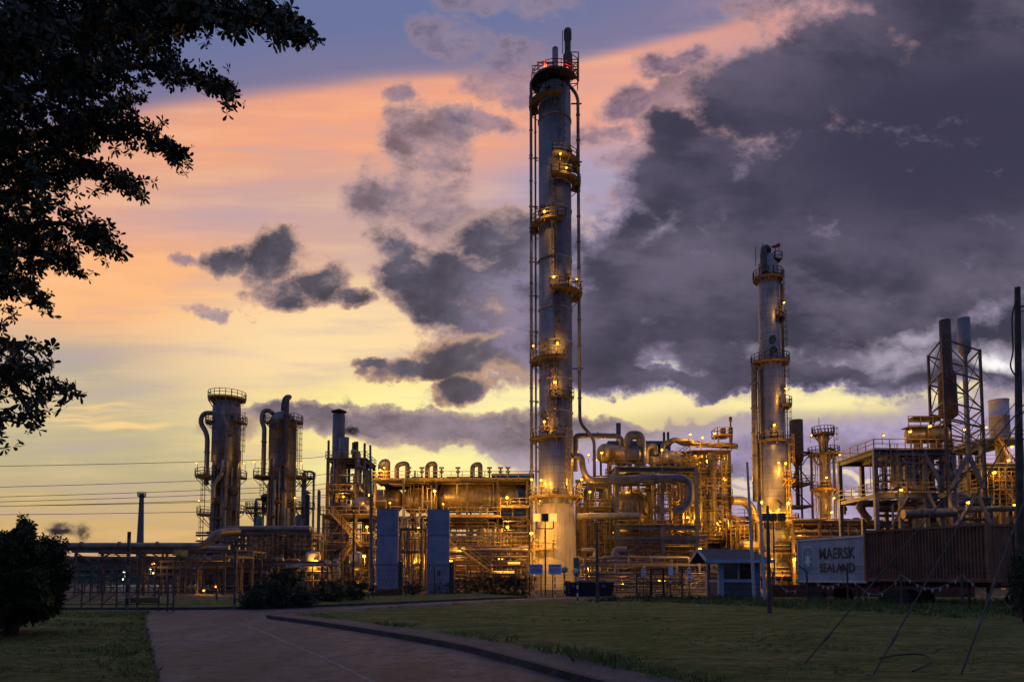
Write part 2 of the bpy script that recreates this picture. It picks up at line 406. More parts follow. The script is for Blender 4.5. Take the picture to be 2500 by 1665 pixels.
def arc(c, r, z, a0, a1, n):
    return [Vector((c[0]+r*math.cos(math.radians(a0+(a1-a0)*k/n)), c[1]+r*math.sin(math.radians(a0+(a1-a0)*k/n)), z)) for k in range(n+1)]
def platform(parent, c, r0, r1, z, a0, a1, m='yellow_steel', rail=None, n=None):
    """an annular walkway on a column; angles in degrees, 270 faces the camera"""
    n = n or max(4, int(abs(a1-a0)/18)); I = arc(c, r0, z, a0, a1, n); O = arc(c, r1, z, a0, a1, n); t = Vector((0,0,-.13))
    mb = MB(); vs = I+O+[p+t for p in I]+[p+t for p in O]; k = n+1; fs = []
    for i in range(n):
        fs += [(i, k+i, k+i+1, i+1), (2*k+i, 2*k+i+1, 3*k+i+1, 3*k+i), (k+i, 3*k+i, 3*k+i+1, k+i+1), (i, i+1, 2*k+i+1, 2*k+i)]
    fs += [(0, 2*k, 3*k, k), (n, k+n, 3*k+n, 2*k+n)]
    mb.add(vs, fs)
    for i in range(0, n+1, 2):
        if abs(a1-a0) > 359 and i == n: continue
        mb.beam(I[i]+Vector((0,0,-(r1-r0)*1.1)), O[i]+t, .09)
    p = mb.obj('platform', m, parent)
    ro = [q for q in O]
    if abs(a1-a0) < 359: ro = [I[0]]+ro+[I[-1]]
    railing(MB(), ro, step=1.3).obj('railing', rail or m, p)
    return p
def ladder(parent, p, z0, z1, cage=True, ang=270, m='yellow_steel', w=.42, cr=.38):
    """vertical ladder; ang is the way the climber's back points"""
    a = math.radians(ang); out = Vector((math.cos(a), math.sin(a), 0)); sd = Vector((-out.y, out.x, 0)); p = Vector((p[0], p[1], 0))
    mb = MB()
    for s in (-1, 1): mb.beam(p+sd*s*w/2+Vector((0,0,z0)), p+sd*s*w/2+Vector((0,0,z1)), .06)
    z = z0+.3
    while z < z1: mb.beam(p-sd*w/2+Vector((0,0,z)), p+sd*w/2+Vector((0,0,z)), .035); z += .4
    o = mb.obj('ladder', m, parent)
    if cage and z1-z0 > 3:
        cg = MB(); z = z0+2.2
        hp = lambda t, z: p+out*(cr*.6)+(out*math.cos(t)+sd*math.sin(t))*cr+Vector((0,0,z))
        while z < z1+.9:
            pts = [hp(-2.2+4.4*k/6, z) for k in range(7)]
            for q in range(6): cg.beam(pts[q], pts[q+1], .035, .05)
            z += .9
        for k in (0, 1.5, 3, 4.5, 6): t = -2.2+4.4*k/6; cg.beam(hp(t, z0+2.2), hp(t, z1+.9), .035)
        cg.obj('cage', m, o)
    return o
def manway(parent, c, r, z, ang, rr=.45, m='dark_steel'):
    a = math.radians(ang); d = Vector((math.cos(a), math.sin(a), 0)); p = Vector((c[0], c[1], z))
    mb = MB().cyl(p+d*(r-.1), p+d*(r+.35), rr*.8, 14).cyl(p+d*(r+.3), p+d*(r+.42), rr, 14)
    return mb.obj('manway', m, parent)
def railrun(t, px0, px1, py, d, m='yellow_steel', deck=True):
    a, b = at(px0, py, d), at(px1, py, d); b.z = a.z
    w = MB().box((a.x, d, a.z-.14), (b.x, d+.9, a.z)).obj('walkway', m, t) if deck else t
    return railing(MB(), [a, b]).obj('railing', m, w)
LAMPN = [0]
def lamp(px, py, d, where, power=500, style='arm', col=(1,.45,.045), glow='amber_glow', size=.17, off=.55, cat='lamp', post=None, lab='amber flood lamp'):
    """a lit plant lamp: short post or bracket, hood, bulb and its own light"""
    p = at(px, py, d); t = thing('plant_lamp', f'{lab} {where}', cat, p)
    b = MB().lathe([(0, -size), (size*.8, -size*.65), (size, 0), (size*.7, size*.6), (0, size*.7)], p, 8).obj('bulb', glow, t)
    h = MB().lathe([(size*1.25, size*.25), (size*1.0, size*.9), (size*.2, size*1.35), (0, size*1.35)], p, 8).obj('hood', 'dark_steel', t)
    L = post if post is not None else 1.1
    q = p+Vector((0, .28, 0))
    mb = MB().tube([p+Vector((0, .05, size*1.1)), q+Vector((0,0,size*1.3)), q+Vector((0,.04,0)), q+Vector((0,.04,-L))], .045, 6)
    mb.obj('bracket', 'steel_frame', t)
    if power:
        l = bpy.data.lights.new('lamp_light', 'POINT'); l.energy = power; l.color = col; l.shadow_soft_size = .12
        lo = bpy.data.objects.new('lamp_light', l); COL.objects.link(lo); lo.parent = t; lo.location = (0, -off, -.12)
    LAMPN[0] += 1
    return t
def frame(t, px, zs, d0, d1, m='steel_frame', w=.3, bw=.26, zbase=0, braces=(), decks=(), rails=(), pd=None, skip=(), rear=True):
    """steel frame under thing t: posts at picture columns px (at front depth d0), beams at heights zs (metres), rear row at d1"""
    X = [xx(p, d0) for p in px]; top = max(zs); ds = (d0, d1) if rear else (d0,)
    for d in ds:
        for i, x in enumerate(X):
            MB().beam((x, d, zbase), (x, d, top), w).obj('post', m, t)
        for z in zs:
            if (z in skip): continue
            MB().ibeam((X[0]+w/2+.003, d, z-bw*.5-.005), (X[-1]-w/2-.003, d, z-bw*.5-.005), bw, bw*1.3).obj('beam', m, t)
    if rear:
        for x in X:
            for z in zs: MB().beam((x, d0+w/2, z-bw*.5-.02), (x, d1-w/2, z-bw*.5-.02), bw*.7, bw).obj('cross_beam', m, t)
    for (i, j, a, b) in braces: MB().beam((X[i], d0+w/2+.08, zs_(zs,a,zbase)), (X[j], d0+w/2+.08, zs_(zs,b,zbase)), .14).obj('brace', m, t)
    for z in decks:
        dk = MB().box((X[0]-.3, d0-.5, z+.02), (X[-1]+.3, d1+.3, z+.09)).obj('deck', m, t)
    for z in rails:
        railing(MB(), [(X[0]-.3, d0-.45, z+.09), (X[-1]+.3, d0-.45, z+.09), (X[-1]+.3, d1+.25, z+.09), (X[0]-.3, d1+.25, z+.09)], closed=True).obj('railing', 'yellow_steel', t)
    return X
def zs_(zs, k, zb): return zb if k < 0 else zs[k]-.2
def drum(t, a, b, r, m='drum_metal', name='drum', n=24):
    """horizontal pressure vessel with dished ends between two points"""
    a, b = Vector(a), Vector(b); ax = (b-a).normalized(); L = (b-a).length
    pts, rs = [], []
    for k in range(7):
        u = k/6*PI/2; pts.append(a+ax*(r*.5*(1-math.sin(u)))); rs.append(max(.02, r*math.sin(u)**.5 if k else .02))
    pts = []; rs = []
    for k in range(8):
        u = PI/2*k/7; pts.append(a+ax*(.5*r*(1-math.cos(u)))); rs.append(max(.02, r*math.sin(u)))
    for k in range(8):
        u = PI/2*(1-k/7); pts.append(b-ax*(.5*r*(1-math.cos(u)))); rs.append(max(.02, r*math.sin(u)))
    mb = MB().tube(pts, rs, n)
    for f in (.16, .5, .84): p = a+ax*L*f; mb.tube([p-ax*.05, p+ax*.05], r*1.02, n)
    return mb.obj(name, m, t)
def clutter(t, x0, x1, y0, y1, d0, d1, n, seed, lo=.05, hi=.22, mats=('lagged_pipe','rusty_steel','bright_pipe','lagged_pipe','steel_frame'), vert=.45):
    """dense pipe runs of one unit: each a part of the unit"""
    R = random.Random(seed)
    for i in range(n):
        d = R.uniform(d0, d1); r = R.uniform(lo, hi)*(.6 if R.random() < .5 else 1)
        px = R.uniform(x0, x1); py = R.uniform(y0, y1); p = at(px, py, d)
        w = (xx(x1, d)-xx(x0, d)); h = zz(y0, d)-zz(y1, d)
        lo_z, hi_z = zz(y1, d), zz(y0, d); lx, hx = xx(x0, d), xx(x1, d)
        cz = lambda z: min(max(z, lo_z), hi_z); cx = lambda x: min(max(x, lx), hx)
        if R.random() < vert:
            a = Vector((p.x, d, cz(p.z-R.uniform(.15,.7)*h))); b = Vector((p.x, d, cz(p.z+R.uniform(.1,.6)*h)))
            pts = [a, b]
            if R.random() < .7: pts.append(Vector((cx(b.x+R.choice((-1,1))*R.uniform(.08,.3)*w), d, b.z)))
            if R.random() < .4: pts.insert(0, Vector((cx(a.x+R.choice((-1,1))*R.uniform(.05,.2)*w), d, a.z)))
        else:
            a = Vector((cx(p.x-R.uniform(.1,.5)*w), d, p.z)); b = Vector((cx(p.x+R.uniform(.1,.5)*w), d, p.z)); pts = [a, b]
            if R.random() < .6: pts.append(Vector((b.x, d, cz(b.z+R.choice((-1,1,-1))*R.uniform(.1,.5)*h))))
            if R.random() < .4: pts.append(Vector((cx(pts[-1].x+R.choice((-1,1))*R.uniform(.03,.15)*w), d, pts[-1].z)))
        pts = [q for k, q in enumerate(pts) if k == 0 or (q-pts[k-1]).length > .05]
        if len(pts) < 2: continue
        pipe(pts, r, R.choice(mats), t, n=8)
def scaffold(label, x0, x1, y0, y1, d, nx=6, nz=5, dep=2.5, m='yellow_steel', w=.07, seed=1):
    R = random.Random(seed); t = thing('scaffold', label, 'scaffold', at((x0+x1)/2, y1, d)); a = at(x0, y1, d); b = at(x1, y0, d)
    X = [a.x+(b.x-a.x)*i/nx for i in range(nx+1)]; Z = [a.z+(b.z-a.z)*i/nz for i in range(nz+1)]
    for x in X:
        for q in (d, d+dep): MB().beam((x,q,a.z), (x,q,b.z+R.uniform(0,.8)), w).obj('post', m, t)
    for z in Z[1:]:
        for q in (d, d+dep):
            i = R.randint(0, nx//3); j = R.randint(nx-nx//3, nx)
            for dz in ((0,.5,1.0) if q == d else (0,)): MB().beam((X[i],q-.03,z+dz), (X[j],q-.03,z+dz), w*.8).obj('ledger', m, t)
        if R.random() < .7: MB().box((X[i],d+.05,z-.06),(X[j],d+dep*.5,z)).obj('plank_deck', 'steel_frame', t)
    for k in range(nx):
        if R.random() < .55: z = R.randrange(nz); s_ = R.choice((0,1)); MB().beam((X[k+s_],d-.06,Z[z]), (X[k+1-s_],d-.06,Z[z+1]), w*.8).obj('brace', m, t)
    return t
def valve(t, p, s=.35, m='rusty_steel'):
    p = Vector(p)
    mb = MB().cyl(p-Vector((s*.6,0,0)), p+Vector((s*.6,0,0)), s*.35, 8).cyl(p-Vector((s*.62,0,0)), p-Vector((s*.5,0,0)), s*.5, 8).cyl(p+Vector((s*.5,0,0)), p+Vector((s*.62,0,0)), s*.5, 8)
    mb.cyl(p, p+Vector((0,0,s*1.3)), s*.14, 6).lathe([(s*.5,s*1.25),(s*.56,s*1.3),(s*.5,s*1.35),(s*.44,s*1.3),(s*.5,s*1.25)], p, 10)
    return mb.obj('valve', m, t)
def stair(t, a, b, w=.8, m='yellow_steel'):
    """flight from a (bottom) to b (top), width along y"""
    a, b = Vector(a), Vector(b); mb = MB(); wy = Vector((0, w, 0))
    for o in (Vector((0,0,0)), wy): mb.beam(a+o, b+o, .08, .24)
    n = int((b.z-a.z)/.22)
    for k in range(1, n): p = a+(b-a)*k/n; mb.beam(p, p+wy, .25, .04)
    s = mb.obj('stair', m, t); rl = MB(); up = Vector((0,0,1))
    for o in (Vector((0,0,0)), wy):
        for z in (.55, 1.05): rl.beam(a+o+up*z, b+o+up*z, .05)
        k = max(2, int((b-a).length/1.3))
        for j in range(k+1): p = a+o+(b-a)*j/k; rl.beam(p, p+up*1.05, .05)
    rl.obj('railing', m, s); return s
# ------------------------------------------------------------------ the setting
def struct(o): o['kind'] = 'structure'; return o
def grass_mat():
    m = bpy.data.materials.new('mown_grass'); m.use_nodes = True; g = G(m.node_tree); bs = g.n['Principled BSDF']
    geo = g.new('ShaderNodeNewGeometry').outputs['Position']
    a = g.noise(g.mapping(geo, scale=(.55,1,1)), .9, 6, .65); b = g.noise(g.mapping(geo, scale=(.7,2.6,1)), 3.6, 6, .75); c = g.noise(geo, 40, 3, .7)
    col = g.mix(g.sstep(a, .35, .68), (.145,.215,.050,1), (.32,.32,.12,1))
    col = g.mix(g.math('MULTIPLY', g.sstep(b, .42, .62), .75), col, (.022,.026,.013,1))
    col = g.mix(g.math('MULTIPLY', g.sstep(b, .62, .74), .6), col, (.19,.165,.09,1))
    col = g.mix(g.math('MULTIPLY', g.sstep(c, .3, .7), .5), col, (.02,.03,.010,1))
    g.l.new(col, bs.inputs['Base Color']); bs.inputs['Roughness'].default_value = .95; bs.inputs['Specular IOR Level'].default_value = .15
    bp = g.new('ShaderNodeBump'); bp.inputs['Strength'].default_value = .9; bp.inputs['Distance'].default_value = .12
    g.l.new(g.math('ADD', b, g.math('MULTIPLY', c, .5)), bp.inputs['Height']); g.l.new(bp.outputs[0], bs.inputs['Normal'])
    MATS['mown_grass'] = m
grass_mat()
def road_mat():
    m = bpy.data.materials.new('asphalt'); m.use_nodes = True; g = G(m.node_tree); bs = g.n['Principled BSDF']
    geo = g.new('ShaderNodeNewGeometry').outputs['Position']
    a = g.noise(g.mapping(geo, rot=(0,0,.55), scale=(1.2,.22,1)), .8, 5, .6); b = g.noise(geo, 30, 4, .8); e = g.noise(geo, 2.2, 6, .7)
    col = g.mix(g.sstep(a, .35, .65), (.026,.029,.042,1), (.070,.076,.100,1))
    col = g.mix(g.math('MULTIPLY', g.sstep(b, .45, .72), .7), col, (.20,.185,.21,1))
    col = g.mix(g.math('MULTIPLY', g.sstep(e, .50, .60), .7), col, (.024,.022,.033,1))
    vo = g.new('ShaderNodeTexVoronoi', feature='DISTANCE_TO_EDGE'); vo.inputs['Scale'].default_value = .42
    wv = g.new('ShaderNodeVectorMath', operation='MULTIPLY_ADD'); g.l.new(g.noise(geo, 1.6, 4, .6, col=True), wv.inputs[0]); wv.inputs[1].default_value = (1.1,1.1,0); g.l.new(geo, wv.inputs[2]); g.l.new(wv.outputs[0], vo.inputs['Vector'])
    crk = g.math('MULTIPLY', g.math('LESS_THAN', vo.outputs['Distance'], .012), g.sstep(g.noise(geo, .35, 2), .45, .6))
    col = g.mix(g.math('MULTIPLY', crk, .75), col, (.012,.011,.014,1))
    pt = g.noise(g.mapping(geo, (40,0,0), (0,0,.5), (.5,.16,1)), 1.0, 1, .3); col = g.mix(g.math('MULTIPLY', g.math('GREATER_THAN', pt, .60), .45), col, (.03,.027,.036,1))
    g.l.new(col, bs.inputs['Base Color'])
    g.l.new(g.math('MULTIPLY_ADD', e, .3, .55), bs.inputs['Roughness']); bs.inputs['Specular IOR Level'].default_value = .35
    bp = g.new('ShaderNodeBump'); bp.inputs['Strength'].default_value = .6; bp.inputs['Distance'].default_value = .015
    g.l.new(b, bp.inputs['Height']); g.l.new(bp.outputs[0], bs.inputs['Normal']); MATS['asphalt'] = m
road_mat()
struct(MB().add([(-2500,-300,-.012),(2500,-300,-.012),(2500,3000,-.012),(-2500,3000,-.012)], [(0,1,2,3)]).obj('ground', 'ground_dirt'))
def smooth(pts, n=6):
    P = [Vector((*p, 0)) for p in pts]; out = []
    for i in range(len(P)-1):
        p0, p1, p2, p3 = P[max(i-1,0)], P[i], P[i+1], P[min(i+2, len(P)-1)]
        for k in range(n):
            t = k/n; out.append(.5*((2*p1)+(p2-p0)*t+(2*p0-5*p1+4*p2-p3)*t*t+(3*p1-p0-3*p2+p3)*t**3))
    return out+[P[-1]]
near = smooth([(5.2,2.5),(3.4,6.5),(1.14,11.2),(-1.5,16.7),(-6.1,23.3),(-9.0,26.9),(-10.1,28.3),(-10.35,29.4),(-9.8,30.8),(-7.6,33.6),(-4.6,38),(-.8,44.3),(4.5,49.2),(10,52.0),(17,53.6),(60,54.5)])
# road sheet: wide polygon under everything the kerbs bound
struct(MB().add([(-2.4,2,0),(5.6,2,0),(1.5,12,0),(-6,24,0),(-9.9,28.2,0),(-9.7,31.5,0),(-4.4,38.8,0),(2,47.5,0),(10,52.4,0),(60,55.2,0),(60,60,0),(9,60,0),(1.5,53.6,0),(-3.2,48.6,0),(-8.4,41,0),(-13,36.8,0),(-20,34.6,0),(-25,34.6,0),(-25,33.2,0),(-16.6,31.5,0),(-15.1,28.2,0),(-5.7,11.2,0)],
      [tuple(range(22))]).obj('road', 'asphalt'))
def ribbon(path, o0, o1, z0, z1, name, m, kind='structure', side=1, slope=0.0):
    """solid strip beside a path, offsets to its right"""
    vs = []; n = len(path)
    for i, p in enumerate(path):
        t = (path[min(i+1,n-1)]-path[max(i-1,0)]).normalized(); r = Vector((t.y, -t.x, 0))*side
        a, b = p+r*o0, p+r*o1
        vs += [(a.x,a.y,z0),(a.x,a.y,z1),(b.x,b.y,z1+slope),(b.x,b.y,z0)]
    fs = [(i*4+j, i*4+4+j, i*4+4+(j+1)%4, i*4+(j+1)%4) for i in range(n-1) for j in range(4)]
    fs += [(3,2,1,0), tuple((n-1)*4+j for j in range(4))]
    o = MB().add(vs, fs).obj(name, m); o['kind'] = kind; return o
ribbon(near, 0, .16, -.01, .135, 'kerb', 'kerb_face')
ribbon(near, .163, 1.15, -.01, .122, 'pavement', 'kerb_concrete')
# mown lawn inside the kerb
def lawn():
    edge = []; n = len(near)
    for i, p in enumerate(near):
        t = (near[min(i+1,n-1)]-near[max(i-1,0)]).normalized(); edge.append(p+Vector((t.y,-t.x,0))*1.153)
    apex = max(range(n), key=lambda i: -near[i].x)
    A = sorted([(p.y, p.x) for p in edge[:apex-1]]); B = sorted([(p.y, p.x) for p in edge[apex+2:]])
    def at_(T, y):
        if y <= T[0][0]: return T[0][1]
        for (y0, x0), (y1, x1) in zip(T, T[1:]):
            if y0 <= y <= y1: return x0+(x1-x0)*(y-y0)/max(1e-6, y1-y0)
        return T[-1][1]
    ysw = (A[-1][0]+B[0][0])/2
    rows = []; y = 2.5
    while y < 52.0: rows.append(y); y += .35 if y < 25 else .6
    nx = 90; mb = MB(); vs = []
    for y in rows:
        x0 = at_(A, y) if y < ysw else at_(B, y)
        for k in range(nx+1):
            s = (k/nx)**1.7; x = x0+(62-x0)*s
            e = min(1, (x-x0)/1.5); h = .118+e*(.05+.07*mnoise.noise(Vector((x*.25, y*.25, 0)))+.025*mnoise.noise(Vector((x*1.3, y*1.3, 3))))
            vs.append((x, y, h))
    fs = [(r*(nx+1)+k, r*(nx+1)+k+1, (r+1)*(nx+1)+k+1, (r+1)*(nx+1)+k) for r in range(len(rows)-1) for k in range(nx)]
    struct(mb.add(vs, fs, True).obj('lawn', 'mown_grass'))
    return at_, A, B, ysw
LAWN = lawn()
def lawn_x0(y): a, A, B, s = LAWN; return a(A, y) if y < s else a(B, y)
def verge_left():
    rows = [1+.5*i for i in range(66)]; nx = 50; vs = []
    L = lambda y: -2.4-(y-2)*.359 if y < 11.2 else (-5.7-(y-11.2)*.553 if y < 28.2 else -15.1-(y-28.2)*.47)
    for y in rows:
        x0 = L(y)+.12*mnoise.noise(Vector((0, y*.9, 5)))
        for k in range(nx+1):
            s = (k/nx)**1.8; x = x0-s*60; e = min(1, (x0-x)/.8)
            vs.append((x, y, -.02+e*(.10+.06*mnoise.noise(Vector((x*.4, y*.4, 9))))))
    fs = [(r*(nx+1)+k, (r+1)*(nx+1)+k, (r+1)*(nx+1)+k+1, r*(nx+1)+k+1) for r in range(len(rows)-1) for k in range(nx)]
    struct(MB().add(vs, fs, True).obj('grass_verge', 'mown_grass'))
    return L
VL = verge_left()
far = smooth([(-25,34.7),(-17,35.2),(-13,36.8),(-8.4,41),(-3.2,48.6),(1.2,53.8)])
ribbon(far, 0, .16, -.01, .135, 'kerb', 'kerb_face', side=-1)
ribbon(far, .163, 5.5, -.01, .118, 'grass_verge', 'mown_grass', side=-1, slope=.18)
# faint lane line and cross mark
ln = smooth([(-1.15,9.2),(-2.3,11.4),(-4.4,15.4),(-8.2,22.2),(-10.6,26.3)])
mb = MB()
for i in range(len(ln)-1):
    t = (ln[i+1]-ln[i]).normalized(); r = Vector((t.y,-t.x,0))*.055
    mb.add([ln[i]-r, ln[i]+r, ln[i+1]+r, ln[i+1]-r], [(0,1,2,3)])
o = mb.obj('lane_line', None); m = mat('worn_line', (.19,.18,.21), .9, 0, .5, 3, fine=.6); o.data.materials.append(m); o.location.z = .004; struct(o)
# ------------------------------------------------------------------ leaves
def leafblob(mb, p, s, R, n=7, droop=.2, wide=.42):
    """a whorl of n pointed leaves about p"""
    ax = Vector((R.gauss(0,1), R.gauss(0,1), R.gauss(0,1))).normalized(); u = ax.orthogonal().normalized(); w = ax.cross(u)
    for k in range(n):
        a = 2*PI*(k+R.random()*.6)/n; d = (u*math.cos(a)+w*math.sin(a)+ax*R.uniform(-.3,.8)).normalized()
        d.z -= droop*R.random(); L = s*R.uniform(.7,1.25); sd = d.cross(ax+Vector((R.random()*.6,R.random()*.6,0)))
        sd = (sd.normalized() if sd.length > 1e-3 else u)*L*wide*.5
        b = p+d*L*.08
        mb.add([b, b+d*L*.45-sd*.8, b+d*L*.78-sd, b+d*L, b+d*L*.78+sd, b+d*L*.45+sd*.8], [(0,1,2,3,4,5)])
EYEV = Vector((0,0,EYE))
def overhang_tree():
    R = random.Random(3); base = Vector((-10.5, 8.0, 0))
    t = thing('broadleaf_tree', 'dark leafy tree with branches reaching in over the top left of the road', 'tree', base)
    tr = MB().tube([base+Vector(q) for q in ((0,0,-.1),(.1,0,1.5),(-.1,.1,3),(.2,.2,5),(.3,.3,7),(.6,.4,9.5))], [.42,.32,.28,.24,.18,.08], 12)
    limbs = [  # picture path of each limb, with its distance
      ([(-60,160),(120,70),(320,30),(520,25),(640,45),(700,62),(745,75)], 7.2),
      ([(-60,300),(100,200),(250,165),(400,160),(480,190),(530,215),(556,236)], 8.6),
      ([(-60,420),(80,330),(220,300),(330,320),(400,365),(450,380)], 8.2),
      ([(-60,300),(60,120),(200,70),(330,80),(380,110)], 9.4),
      ([(-60,520),(60,450),(170,410),(260,425),(325,458)], 8.9),
      ([(-60,470),(40,400),(150,350),(260,270),(330,250)], 9.6),
      ([(-60,600),(50,560),(150,540),(220,570),(275,610)], 8.4),
      ([(-60,640),(30,620),(110,610),(170,640),(186,670)], 9.0),
      ([(-60,720),(10,690),(60,700),(100,735)], 8.7),
      ([(-60,930),(0,903),(40,890),(70,920),(110,945),(165,952)], 7.8),
      ([(-60,800),(10,838),(60,850),(95,880),(105,905)], 7.9),
      ([(0,903),(35,940),(60,985),(75,1020),(90,1035)], 7.7),
      ([(-60,960),(-20,980),(2,1010),(2,1060)], 7.6),
    ]
    for pts, d in limbs:
        P = [at(x, y, d+.9*math.sin(i*1.3)*.3) for i, (x, y) in enumerate(pts)]
        z = min(9, max(3.2, P[0].z-.6)); root = base+Vector((.3, .2, z))
        Q = bend([root]+P, .5, 3); tr.tube(Q, [max(.008, .085*(1-i/len(Q))**1.3) for i in range(len(Q))], 6)
    cr = MB()
    def spray(p, L, n, s, tw=True):
        """a twig with whorls on it"""
        d = Vector((R.uniform(-.3,1), R.uniform(-.8,.8), R.uniform(-.7,.7))).normalized()
        e = p+d*L
        if tw: tr.tube([p, p+d*L*.5+Vector((0,0,.02)), e], [.008,.006,.003], 4, False)
        for k in range(n): leafblob(cr, p+d*L*((k+.7)/n)+Vector((R.gauss(0,.02),R.gauss(0,.02),R.gauss(0,.02))), s*R.uniform(.65,1.45), R, R.randint(4,8))
    for li, (pts, d) in enumerate(limbs):
        P = [at(x, y, d) for x, y in pts]
        Ls = [(P[i+1]-P[i]).length for i in range(len(P)-1)]; tot = sum(Ls)
        dens = 85 if li == 0 else (56 if li < 9 else 24)
        for j in range(int(tot*dens)):
            u = (R.random()**.7)*tot; i = 0
            while i < len(Ls)-1 and u > Ls[i]: u -= Ls[i]; i += 1
            p = P[i].lerp(P[i+1], min(1, u/Ls[i])); fr = (sum(Ls[:i])+u)/tot
            spr = .24*(1-fr*.82) if li < 9 else .09
            q = EYEV+(p-EYEV)*(1+R.gauss(0,.035))+Vector((R.gauss(0,spr*.6), 0, R.gauss(0,spr)))
            spray(q, R.uniform(.10,.24), 3, .082 if li == 0 else (.08 if li > 8 else .068), j % 2 == 0)
    # the body of the crown beyond and left of the picture edge
    prof = [(-80,640),(0,620),(50,520),(95,400),(150,330),(230,290),(300,230),(350,270),(400,190),(450,200),(520,140),(580,170),(640,110),(700,80),(750,40),(780,-10),(830,-60)]
    def bound(y):
        for (a, b), (c, d) in zip(prof, prof[1:]):
            if a <= y <= c: return b+(d-b)*(y-a)/(c-a)
        return -60
    n = 0
    while n < 2100:
        y = R.uniform(-140, 810); x = R.uniform(-260, 640)
        bx = bound(y)
        if x > bx: continue
        edge = (bx-x)/160
        if R.random() > min(1, .18+edge): continue
        d = R.uniform(7.2, 11.5); p = at(x, y, d); n += 1
        if mnoise.noise(p*1.3) < -.10+.12*max(0, 1-edge): continue
        spray(p, R.uniform(.12,.3), 4, .085, n % 3 == 0)
    for j in range(900):           # the part of the crown outside the picture
        p = base+Vector((R.gauss(-.5,2.0), R.gauss(.5,2.2), 6.8+R.gauss(0,1.9)))
        if 1250+F*p.x/max(p.y,.5) > -130: continue
        spray(p, .3, 4, .10, False)
    tr.obj('trunk', 'bark', t); cr.obj('crown', 'leaf_dark', t)
overhang_tree()
def shrub(name, label, cx, cy_, rx, ry, d, n, leaf, m, seed, trunk=None, group=None, cat='bush', lumpy=.3, depth=1.0, whorl=6):
    R = random.Random(seed); c = at(cx, cy_, d); k = d/F; a, b = rx*k, ry*k
    t = thing(name, label, cat, (c.x, d, 0), group); mb = MB(); st = MB()
    for i in range(n):
        while True:
            v = Vector((R.uniform(-1,1), R.uniform(-1,1), R.uniform(-1,1)))
            if v.length < 1: break
        v = v.normalized()*(v.length**.45)
        lump = 1+lumpy*mnoise.noise(v*2.2+Vector((seed, 0, 0)))
        p = c+Vector((v.x*a*lump, v.y*a*depth*lump, v.z*b*lump))
        if p.z < .05: p.z = .05+R.random()*.3
        leafblob(mb, p, leaf, R, whorl)
        if R.random() < .05 and v.z > .2: mb.tube([p, p+Vector((R.gauss(0,.04), 0, R.uniform(.12,.3)))], [.01,.004], 4, False); leafblob(mb, p+Vector((0,0,.22)), leaf, R, whorl); leafblob(mb, p+Vector((0,0,.12)), leaf, R, whorl)
    for i in range(trunk or 5):
        e = c+Vector((R.uniform(-.6,.6)*a, R.uniform(-.5,.5)*a, R.uniform(-.2,.5)*b)); f = Vector((c.x+R.uniform(-.2,.2)*a*.6, d+R.uniform(-.1,.1), -.05))
        MB().tube([f, f.lerp(e, .5)+Vector((R.gauss(0,.05),0,.05)), e], [.06,.04,.012], 6).obj('stem', 'bark', t)
    mb.obj('foliage', m, t); return t
shrub('large_bush', 'tall rounded dark green bush on the left verge, under the overhanging tree', 30, 1398, 108, 98, 19, 7500, .11, 'bush_leaf', 11, 7, lumpy=.6)
shrub('large_bush', 'low dark shrub growing in the shade below the tall rounded bush', 0, 1480, 120, 42, 20, 900, .14, 'bush_leaf', 12, 4)
for i, (x, y, rx, ry, d, n, lb) in enumerate([
    (655,1455,46,32,37,650,'dark bushy shrub at the fence just left of the middle road bend'),
    (725,1458,42,24,38,450,'low dark shrub at the fence beside the bushy one'),
    (700,1415,36,22,41,350,'creeper covered clump on the fence top behind the shrubs'),
    (800,1448,45,25,42,450,'low scrub growing along the fence below the yellow stair'),
    (868,1440,42,24,44,450,'low scrub beside the thin pole left of the first blue slab'),
    (1205,1430,45,35,58,500,'loose shrub behind the fence right of the second blue slab'),
    (1262,1432,38,34,58,400,'loose shrub behind the fence left of the notice board'),
    (1480,1468,40,6,43,120,'tuft of weeds at the edge of the lawn by the dark pole'),
    (1130,1436,62,20,57.5,420,'dark creeper mound on the fence right of the second blue slab'),
    (1008,1440,28,16,57,220,'dark weeds between the feet of the two blue slabs'),
    (2500,1420,34,60,24,500,'green leafy shrub at the right edge beside the utility pole'),
    (1600,1460,110,7,47,420,'long weedy growth in front of the gate and notice panels'),
    (1760,1464,90,10,45,420,'long grass growing up against the blue gatehouse'),
    (620,1470,30,22,36,260,'small weedy clump where the fence meets the road')]):
    shrub('shrub', lb, x, y, rx, ry, d, int(n*1.9), .10 if d > 30 else .08, 'weed_leaf', 20+i, 3, depth=.6, lumpy=1.0)
